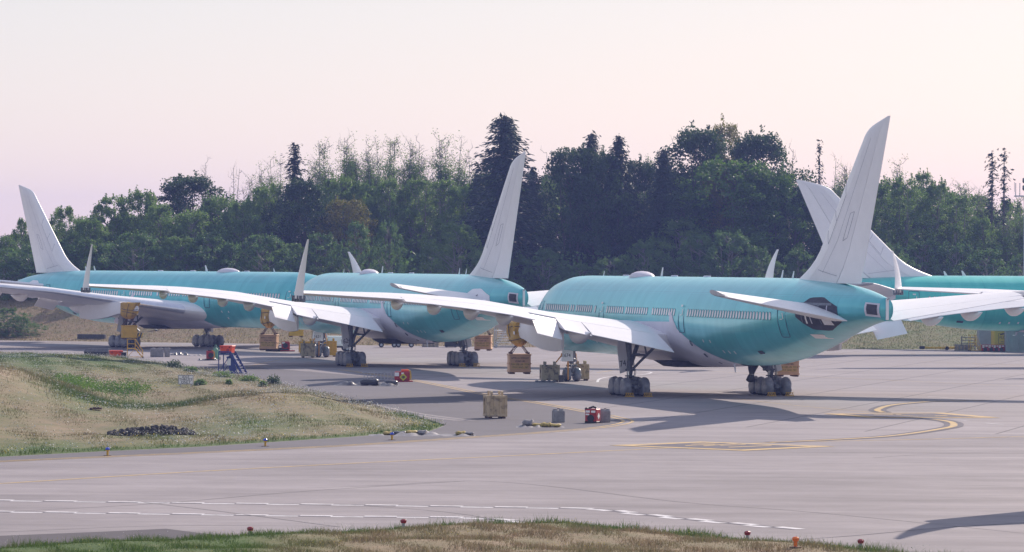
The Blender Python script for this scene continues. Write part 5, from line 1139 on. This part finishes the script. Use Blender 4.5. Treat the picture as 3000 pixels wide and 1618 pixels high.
def sparse(seed, m, h=20., leaves=1500, bare=.45, rad=2.6, bark=M_paleb, nb=26, forks=2):
    rg = np.random.default_rng(seed); tb = MB(); C, S = [], []
    stems = [((0, 0, -.8), (rg.normal()*.5, rg.normal()*.5, h*.97))]+[((0, 0, h*rg.uniform(.2, .45)), (rg.normal()*rad*.55, rg.normal()*rad*.5, h*rg.uniform(.8, .97))) for _ in range(forks)]
    for a, b in stems:
        a, b = Vector(a), Vector(b); limb(tb, a, b, .15 if a.z < 0 else .09, .025, rg, 5, .28)
        for k in range(nb):
            t = rg.uniform(.25, 1.0); p = a+(b-a)*t; ang = rg.uniform(0, 2*PI); L_ = rad*rg.uniform(.25, .8)*(1.15-.6*t); q = p+Vector((math.cos(ang)*L_, math.sin(ang)*L_, L_*rg.uniform(.25, 1.1)))
            limb(tb, p, q, .04, .012, rg, 3, .10)
            for _ in range(2): r_ = p.lerp(q, rg.uniform(.4, .9)); limb(tb, r_, r_+Vector(rg.normal(size=3))*.5+Vector((0, 0, .45)), .018, .008, rg, 3, .05)
            w = 1-bare if t > .62 else 1.0; n = int(leaves/(nb*len(stems))*w*1.3*(1 if t < .85 else .25)); tt = rg.random(n); P = np.array(p)[None]+(np.array(q)-np.array(p))[None]*tt[:, None]+rg.normal(size=(n, 3))*.38; C.append(P); S.append(rg.uniform(.06, .13, n))
    return tb.mesh('trunk', True), crown_mesh('crown', np.concatenate(C), np.concatenate(S), rg, m), bark
KIND = {
 'alder': [broadleaf(11+i, L_alder, 20, 4.6, .0, 190, 135, (.075, .15), (.5, 1.1), .35, M_paleb, spiky=.9) for i in range(3)],
 'lowalder': [broadleaf(15+i, L_alder, 13, 5.0, .0, 210, 125, (.075, .15), (.5, 1.15), .25, M_paleb, spiky=1.0) for i in range(3)],
 'shrub': [broadleaf(21+i, L_shrub, 10, 4.4, .0, 170, 130, (.06, .12), (.4, .85), .2, M_paleb, spiky=.9) for i in range(3)],
 'maple': [broadleaf(31+i, L_maple, 20, 5.2, .04, 190, 120, (.11, .21), (.7, 1.3), .1, spiky=.2, dome=True) for i in range(2)],
 'dark': [broadleaf(41+i, L_dark, 20, 5.0, .02, 190, 120, (.11, .21), (.7, 1.3), .05, spiky=.2, dome=True) for i in range(2)],
 'turn': [broadleaf(51, L_turn, 20, 5.0, .06, 190, 110, (.10, .19), (.6, 1.2), .2, spiky=.4, dome=True)],
 'yel': [broadleaf(55, L_yel, 10, 4.6, .0, 130, 120, (.06, .12), (.4, .8), .2)],
 'fir': [conifer(61+i, L_fir, 20, 4.6, .05, .40, 8, .42, .05) for i in range(2)],
 'thinfir': [conifer(65+i, L_fir2, 20, 2.5, .12, .75, 5, .6, .38, .6, irregular=.6) for i in range(2)],
 'lean': [conifer(69, L_fir, 20, 2.2, .12, .5, 7, .3, .2, 1.0, irregular=.6)],
 'sparse': [sparse(71+i, L_alder, 20, 9500, .35, 3.3, nb=34, forks=3) for i in range(4)],
 'bare': [sparse(81+i, L_turn, 20, 500, .85, 2.3, nb=18) for i in range(3)]}
for k in KIND:
    for t, c, b in KIND[k]: t.materials.append(b)
_o = 'first second third fourth fifth sixth seventh eighth ninth tenth eleventh twelfth thirteenth fourteenth fifteenth sixteenth seventeenth eighteenth nineteenth'.split()
ORD = list(_o)
for _t, _th in (('twenty', 'twentieth'), ('thirty', 'thirtieth'), ('forty', 'fortieth'), ('fifty', 'fiftieth'), ('sixty', 'sixtieth'), ('seventy', 'seventieth')): ORD += [_th]+[_t+'-'+x for x in _o[:9]]
NAMES = {'alder': ('alder_tree', 'light green airy alder'), 'shrub': ('broadleaf_shrub', 'low bushy green shrub'), 'maple': ('maple_tree', 'broad green maple'), 'dark': ('maple_tree', 'broad dark green maple'), 'turn': ('maple_tree', 'yellowing maple'),
         'yel': ('broadleaf_shrub', 'bright yellow-green shrub'), 'fir': ('fir_tree', 'dense dark fir'), 'thinfir': ('fir_tree', 'thin see-through fir'), 'lean': ('fir_tree', 'narrow ragged fir'), 'sparse': ('thin_tree', 'thin half bare tree'), 'bare': ('bare_tree', 'leafless tall tree')}
TREES = []
def T(kind, u, v, Y, wpx=None): TREES.append((kind, u, v, Y, wpx))
# skyline and main trees, read from the photograph: (kind, column, row of the top, distance, crown width)
for a in (('alder', 18, 690, 492, 90), ('alder', 62, 640, 497, 70), ('alder', 130, 660, 505, 120), ('alder', 190, 606, 500, 130), ('alder', 262, 640, 494, 140), ('alder', 331, 575, 500, 160), ('alder', 415, 556, 503, 160), ('alder', 470, 600, 497, 150),
          ('dark', 548, 520, 515, 190), ('alder', 640, 572, 500, 200), ('alder', 705, 590, 497, 150), ('alder', 560, 620, 494, 180), ('bare', 608, 480, 520), ('bare', 690, 492, 516), ('bare', 726, 512, 514), ('sparse', 764, 498, 512), ('sparse', 795, 480, 515),
          ('alder', 780, 545, 504, 150), ('lean', 862, 430, 505, 125), ('dark', 890, 530, 500, 130), ('sparse', 948, 422, 518, 120), ('sparse', 1006, 405, 520, 110), ('sparse', 1078, 428, 518, 110), ('sparse', 1110, 424, 522, 100), ('sparse', 1157, 414, 519, 110), ('sparse', 1204, 418, 517, 120), ('bare', 1225, 420, 521),
          ('sparse', 1287, 410, 518, 120), ('sparse', 1340, 426, 520, 110), ('bare', 1392, 440, 522), ('alder', 985, 520, 508, 150), ('alder', 1060, 530, 510, 150), ('alder', 1140, 525, 508, 150), ('alder', 1220, 520, 509, 150), ('alder', 1300, 525, 508, 140), ('alder', 1360, 540, 507, 130),
          ('turn', 1010, 585, 498, 130), ('fir', 1030, 480, 524, 130), ('fir', 1474, 352, 494, 330), ('fir', 1395, 520, 503, 150), ('fir', 1560, 500, 505, 150), ('bare', 1610, 448, 520), ('alder', 1600, 520, 516, 100), ('dark', 1672, 436, 498, 150), ('dark', 1745, 450, 499, 150), ('fir', 1732, 403, 503, 170), ('fir', 1810, 412, 500, 190),
          ('dark', 1870, 476, 508, 120), ('fir', 1940, 450, 498, 180), ('bare', 1962, 428, 518), ('sparse', 1900, 470, 520, 100), ('dark', 2050, 386, 508, 190), ('turn', 2122, 368, 516, 120), ('dark', 2215, 400, 508, 180), ('maple', 2150, 468, 498, 230), ('maple', 2255, 505, 499, 150), ('turn', 2100, 500, 500, 120), ('dark', 2010, 560, 497, 150),
          ('bare', 2300, 440, 518), ('thinfir', 2398, 420, 505, 80), ('bare', 2437, 466, 512), ('dark', 2330, 540, 500, 130), ('fir', 2420, 560, 503, 110), ('sparse', 2480, 488, 508, 110), ('alder', 2500, 540, 500, 130), ('alder', 2580, 520, 502, 140), ('sparse', 2632, 482, 510, 120), ('alder', 2650, 520, 500, 150), ('alder', 2705, 500, 506, 120), ('alder', 2745, 525, 502, 120),
          ('sparse', 2770, 548, 506, 110), ('alder', 2800, 570, 498, 140), ('sparse', 2826, 548, 508, 110), ('sparse', 2868, 560, 504, 110), ('thinfir', 2905, 450, 500, 90), ('thinfir', 2940, 444, 503, 95), ('sparse', 2985, 590, 500, 100), ('sparse', 3035, 600, 500, 110), ('alder', 2880, 640, 496, 120), ('sparse', 2950, 640, 496, 110)): T(*a)
for a in (('shrub', 22, 900, 463, 110), ('shrub', 58, 925, 462, 90), ('shrub', 470, 742, 487, 110)): T(*a)
TREES[-1] = ('yel',)+TREES[-1][1:]
rg = random.Random(12)
for u, v in ((1132, 640), (945, 668), (1042, 676), (1349, 640), (1704, 755), (1993, 676), (2050, 714), (2132, 706), (2342, 728), (1260, 690), (1420, 720), (1500, 740), (1590, 735), (1790, 740), (1880, 735), (2230, 730), (2440, 740), (2530, 720), (2620, 700), (2720, 700), (2810, 720), (2900, 730), (2990, 720),
             (860, 690), (780, 700), (690, 690), (600, 690), (520, 700), (400, 690), (320, 700), (240, 700), (160, 720), (100, 740), (20, 760)):
    T('shrub' if rg.random() < .8 else 'alder', u+rg.uniform(-12, 12), v+rg.uniform(-34, 26), rg.uniform(481, 493), rg.uniform(95, 185))
for k in range(46):                                                # second rank that closes the wood below the tree line
    u = -60+k*69+rg.uniform(-25, 25); sk_ = np.interp(u, [0, 200, 420, 600, 800, 1000, 1400, 1700, 1900, 2100, 2300, 2600, 2800, 3000], [700, 625, 590, 590, 540, 500, 500, 470, 490, 440, 520, 525, 550, 575])
    T(rg.choice(['alder', 'dark', 'alder', 'maple']), u, sk_+rg.uniform(10, 70), rg.uniform(522, 540), rg.uniform(130, 180))
cnt = {}
TREES.sort(key=lambda t: t[1])
for kind, u, v, Y, wpx in TREES:
    x = XU(u, Y); gz = float(height(np.array([x]), np.array([Y]))[0]); h = ZV(u, v, Y)-gz
    low = kind == 'alder' and h < 16.5; var = KIND['lowalder' if low else kind]; n = cnt.get(kind, 0); cnt[kind] = n+1; t, c, b = var[n % len(var)]; bh = 10. if kind in ('shrub', 'yel') else 13. if low else 20.
    brad = {'alder': 4.6, 'shrub': 4.4, 'maple': 5.4, 'dark': 5.2, 'turn': 5.2, 'yel': 4.8, 'fir': 4.6, 'thinfir': 2.3, 'lean': 2.2, 'sparse': 2.9, 'bare': 2.4}[kind]*(1.12 if low else 1)
    sz = h/(bh*.96); sx = (wpx*Y/F/2/brad)*(1.45 if kind in ('alder', 'shrub', 'maple', 'dark', 'turn', 'yel') else 1.1) if wpx else sz*.9
    nm, desc = NAMES[kind]; row = 'front row' if Y < 493 else 'wood'
    lab = {'fir': 'dense dark fir', }.get(kind, desc)
    if kind == 'yel': lab = 'bright yellow-green shrub above the left airliner behind its fin'
    elif kind == 'lean': lab = 'narrow ragged dark fir standing above the thin trees left of centre'
    elif kind == 'fir' and u == 1474: lab = 'tallest dense dark fir behind the middle airliner fin'
    elif kind == 'shrub' and Y < 470: lab = 'taller bush at the foot of the dry bank at the left edge' if u < 40 else 'lower bush right of the taller one at the dry bank foot'
    else: lab = '%s in the wood, %s of its kind from the left' % (desc, ORD[n])
    o = empty(nm, (x, Y, gz-.15), rg.uniform(0, 6.28), lab, 'shrub' if 'shrub' in nm else 'tree', desc+'s in the wood'); o.scale = (sx, sx, sz)
    inst('trunk', t, o); inst('crown', c, o)
# undergrowth that fills the wood floor
rgn = np.random.default_rng(3); n = 42000; X_ = rgn.uniform(-85, 85, n); Y_ = rgn.uniform(486, 545, n); Z_ = height(X_, Y_)+rgn.random(n)**1.3*6.5
me = crown_mesh('undergrowth', np.stack([X_, Y_, Z_], 1), rgn.uniform(.18, .42, n), rgn, L_shrub); tag(inst('undergrowth', me), 'dense leafy undergrowth below the trees', 'undergrowth', kind='stuff')

# ------------------------------------------------------------------ grass and flowers
def blades(name, X, Y, hh, w, rgn, m, lab, lean=.35):
    Z = height(X, Y); n = len(X); a = rgn.uniform(0, 2*PI, n); d = np.stack([np.cos(a), np.sin(a), np.zeros(n)], 1)*w[:, None]
    P = np.stack([X, Y, Z-.02], 1); tip = P+np.stack([rgn.normal(size=n)*lean*hh, rgn.normal(size=n)*lean*hh, hh], 1)
    V = np.stack([P-d, P+d, tip], 1).reshape(-1, 3); me = bpy.data.meshes.new(name); fast(me, V, np.arange(3*n).reshape(-1, 3))
    at = me.attributes.new('veg', 'FLOAT', 'POINT'); at.data.foreach_set('value', np.repeat(np.clip(veg(X, Y)+rgn.normal(size=n)*.12, 0, 1), 3).astype(np.float32)); me.materials.append(m)
    return tag(inst(name, me), lab, 'grass', kind='stuff')
def scatter(poly, n, box, rgn):
    X = rgn.uniform(box[0], box[1], n); Y = rgn.uniform(box[2], box[3], n); k = inside(poly, X, Y); return X[k], Y[k]
X, Y = scatter(FRONT, 190000, (-19, 19, 112, 142), rgn); cl = np.clip(.6+.8*np.sin(X*1.7)*np.cos(Y*1.3+X), .25, 1.3); e = np.exp(-(dist(FRONT, X, Y)/1.2)**2)
blades('foreground_grass', X, Y, rgn.uniform(.07, .24, len(X))*cl+.26*e*rgn.random(len(X))**3, rgn.uniform(.008, .018, len(X)), rgn, M_blade, 'grass verge along the bottom edge of the picture')
X, Y = scatter(GRASS, 330000, (-62, 0, 178, 400), rgn); cl = np.clip(.6+.8*np.sin(X*.9)*np.cos(Y*.35+X), .2, 1.3); e = np.exp(-(dist(GRASS, X, Y)/1.5)**2)
blades('meadow_grass', X, Y, (rgn.uniform(.05, .20, len(X))*cl+.16*e*rgn.random(len(X)))*np.clip(.5+veg(X, Y), .5, 1.2), rgn.uniform(.012, .03, len(X)), rgn, M_blade, 'dry meadow grass on the island left of the apron')
n = 150000; X = rgn.uniform(-75, 75, n); Y = rgn.uniform(432, 490, n); k = Y > np.interp(X, FOOT[:, 0], FOOT[:, 1])+.3; X, Y = X[k], Y[k]
blades('bank_grass', X, Y, rgn.uniform(.06, .28, len(X)), rgn.uniform(.02, .05, len(X)), rgn, M_blade, 'dry grass on the bank below the trees')
def flowers(name, X, Y, hh, s, m, lab):
    n = len(X); Z = height(X, Y)+hh; V, Q = leaf_quads(np.stack([X, Y, Z], 1), s, rgn, .6, .9); me = bpy.data.meshes.new(name); fast(me, V, Q); me.materials.append(m); return tag(inst(name, me), lab, 'wildflowers', kind='stuff')
M_wf = mat('white_petals', (.62, .62, .56), .7, .1, 5); M_yf = mat('yellow_petals', (.60, .46, .03), .7, .15, 5)
X, Y = scatter(GRASS, 150000, (-62, 0, 178, 400), rgn); f = np.sin(X*.35+1)*np.cos(Y*.09+.5*np.sin(X*.2))+rgn.normal(size=len(X))*.5; k = (f > .55) | ((dist(GRASS, X, Y) < 2.6) & (rgn.random(len(X)) < .45)) | (rgn.random(len(X)) < .10); X, Y = X[k], Y[k]
flowers('white_wildflowers', X, Y, rgn.uniform(.10, .34, len(X)), rgn.uniform(.018, .05, len(X)), M_wf, 'small white wildflowers dotted over the meadow')
X, Y = scatter(GRASS, 70000, (-62, 0, 178, 400), rgn); f = np.sin(X*.5+2.2)*np.cos(Y*.13+1.5)+rgn.normal(size=len(X))*.25; k = (f > .85) | ((dist(GRASS, X, Y) < 2.0) & (Y < 225) & (np.sin(X*.9) > .1) & (rgn.random(len(X)) < .5)); X, Y = X[k], Y[k]
flowers('yellow_wildflowers', X, Y, rgn.uniform(.10, .28, len(X)), rgn.uniform(.02, .05, len(X)), M_yf, 'small yellow wildflowers in the meadow')
X, Y = scatter(FRONT, 22000, (-19, 19, 114, 142), rgn); f = np.sin(X*.8)*np.cos(Y*.5)+rgn.normal(size=len(X))*.4; k = (f > .7) & (dist(FRONT, X, Y) < 4); flowers('verge_wildflowers', X[k], Y[k], rgn.uniform(.12, .40, k.sum()), rgn.uniform(.008, .02, k.sum()), M_wf, 'white wildflowers in the front verge')
k = (f < -1.0); flowers('verge_yellow_flowers', X[k], Y[k], rgn.uniform(.10, .25, k.sum()), rgn.uniform(.008, .02, k.sum()), M_yf, 'yellow wildflowers in the front verge')
n = 5000; X = rgn.uniform(-60, 5, n); Y = rgn.uniform(440, 486, n); f = np.sin(X*.3)*np.cos(Y*.25)+rgn.normal(size=n)*.3; k = (f > .6) & (Y > np.interp(X, FOOT[:, 0], FOOT[:, 1])+1); flowers('bank_wildflowers', X[k], Y[k], rgn.uniform(.1, .3, k.sum()), rgn.uniform(.04, .10, k.sum()), M_yf, 'yellow weeds flowering on the dry bank')
# bramble thicket on the bank of the gully
n = 5000; t = rgn.random(n); X = -33.5+6.5*t+rgn.normal(size=n)*.5; Y = 268+rgn.normal(size=n)*3.5+3*np.sin(t*9); Z = height(X, Y)+rgn.random(n)*(.25+.55*np.abs(np.sin(t*11)))
me = crown_mesh('bramble_thicket', np.stack([X, Y, Z], 1), rgn.uniform(.04, .09, n), rgn, L_maple); tag(inst('bramble_thicket', me), 'dark bramble thicket along the gully bank in the meadow', 'thicket', kind='stuff')
n = 12000; X = -25.5+rgn.normal(size=n)*3.2; Y = 248+rgn.normal(size=n)*6; blades('gully_grass', X, Y, rgn.uniform(.2, .5, n), rgn.uniform(.012, .03, n), rgn, M_blade, 'tall green grass in the gully of the meadow')
# weeds standing in the meadow
for i, (u, v, w, hh, d) in enumerate(((512, 1091, 52, 20, 'dark green weed clump furthest back on the meadow'), (588, 1133, 36, 16, 'grey green weed clump just right of the white sign'), (560, 1099, 40, 14, 'pale weed clump behind the white sign'), (655, 1107, 60, 14, 'wide weed clump left of the blue steps base'), (732, 1119, 56, 16, 'weed clump below the blue steps'), (803, 1127, 40, 23, 'round dark green weed clump nearest the concrete edge strip'), (672, 1132, 18, 12, 'small weed clump midway between sign and edge strip'), (772, 1134, 24, 14, 'small grey weed clump left of the round dark one'))):
    x, y = G(u, v); gz = float(height(np.array([x]), np.array([y]))[0]); k = y/F; rg_ = np.random.default_rng(200+i); n = 700; p = rg_.normal(size=(n, 3)); p /= np.linalg.norm(p, axis=1)[:, None]; p *= (rg_.random(n)**.5)[:, None]; p[:, 2] = np.abs(p[:, 2]); p *= np.array([w*k*.55, w*k*.45, hh*k*1.15])*(.75+.5*rg_.random((n, 1)))
    o = empty('weed_clump', (x, y, gz), 0, d, 'weed', 'weed clumps on the meadow'); me = crown_mesh('foliage', p, rg_.uniform(.05, .12, n), rg_, L_dark if i in (0, 5) else L_alder, asp=.4); inst('foliage', me, o)
    st_ = MB()
    for q in range(6): a = q*1.05; st_.cyl((0, 0, -.05), (math.cos(a)*w*k*.3, math.sin(a)*w*k*.3, hh*k*.7), .015, .008, 4)
    st_.obj('stem', M_bark, o)
# ------------------------------------------------------------------ haze volume added to lift the dark tones towards blue
hb = MB(); hb.box((0, 1150, 28), (5600, 3000, 62)); hz = hb.obj('haze', [], None); tag(hz, 'thin blue haze added to lift the dark tones', 'haze', kind='stuff')
hm = bpy.data.materials.new('haze_lift'); hm.use_nodes = True; t = hm.node_tree; t.nodes.clear(); ou = t.nodes.new('ShaderNodeOutputMaterial'); pv = t.nodes.new('ShaderNodeVolumePrincipled')
pv.inputs['Color'].default_value = (.31, .42, 1.0, 1); pv.inputs['Density'].default_value = .00021; pv.inputs['Anisotropy'].default_value = .3
t.links.new(pv.outputs[0], ou.inputs['Volume']); hz.data.materials.append(hm)
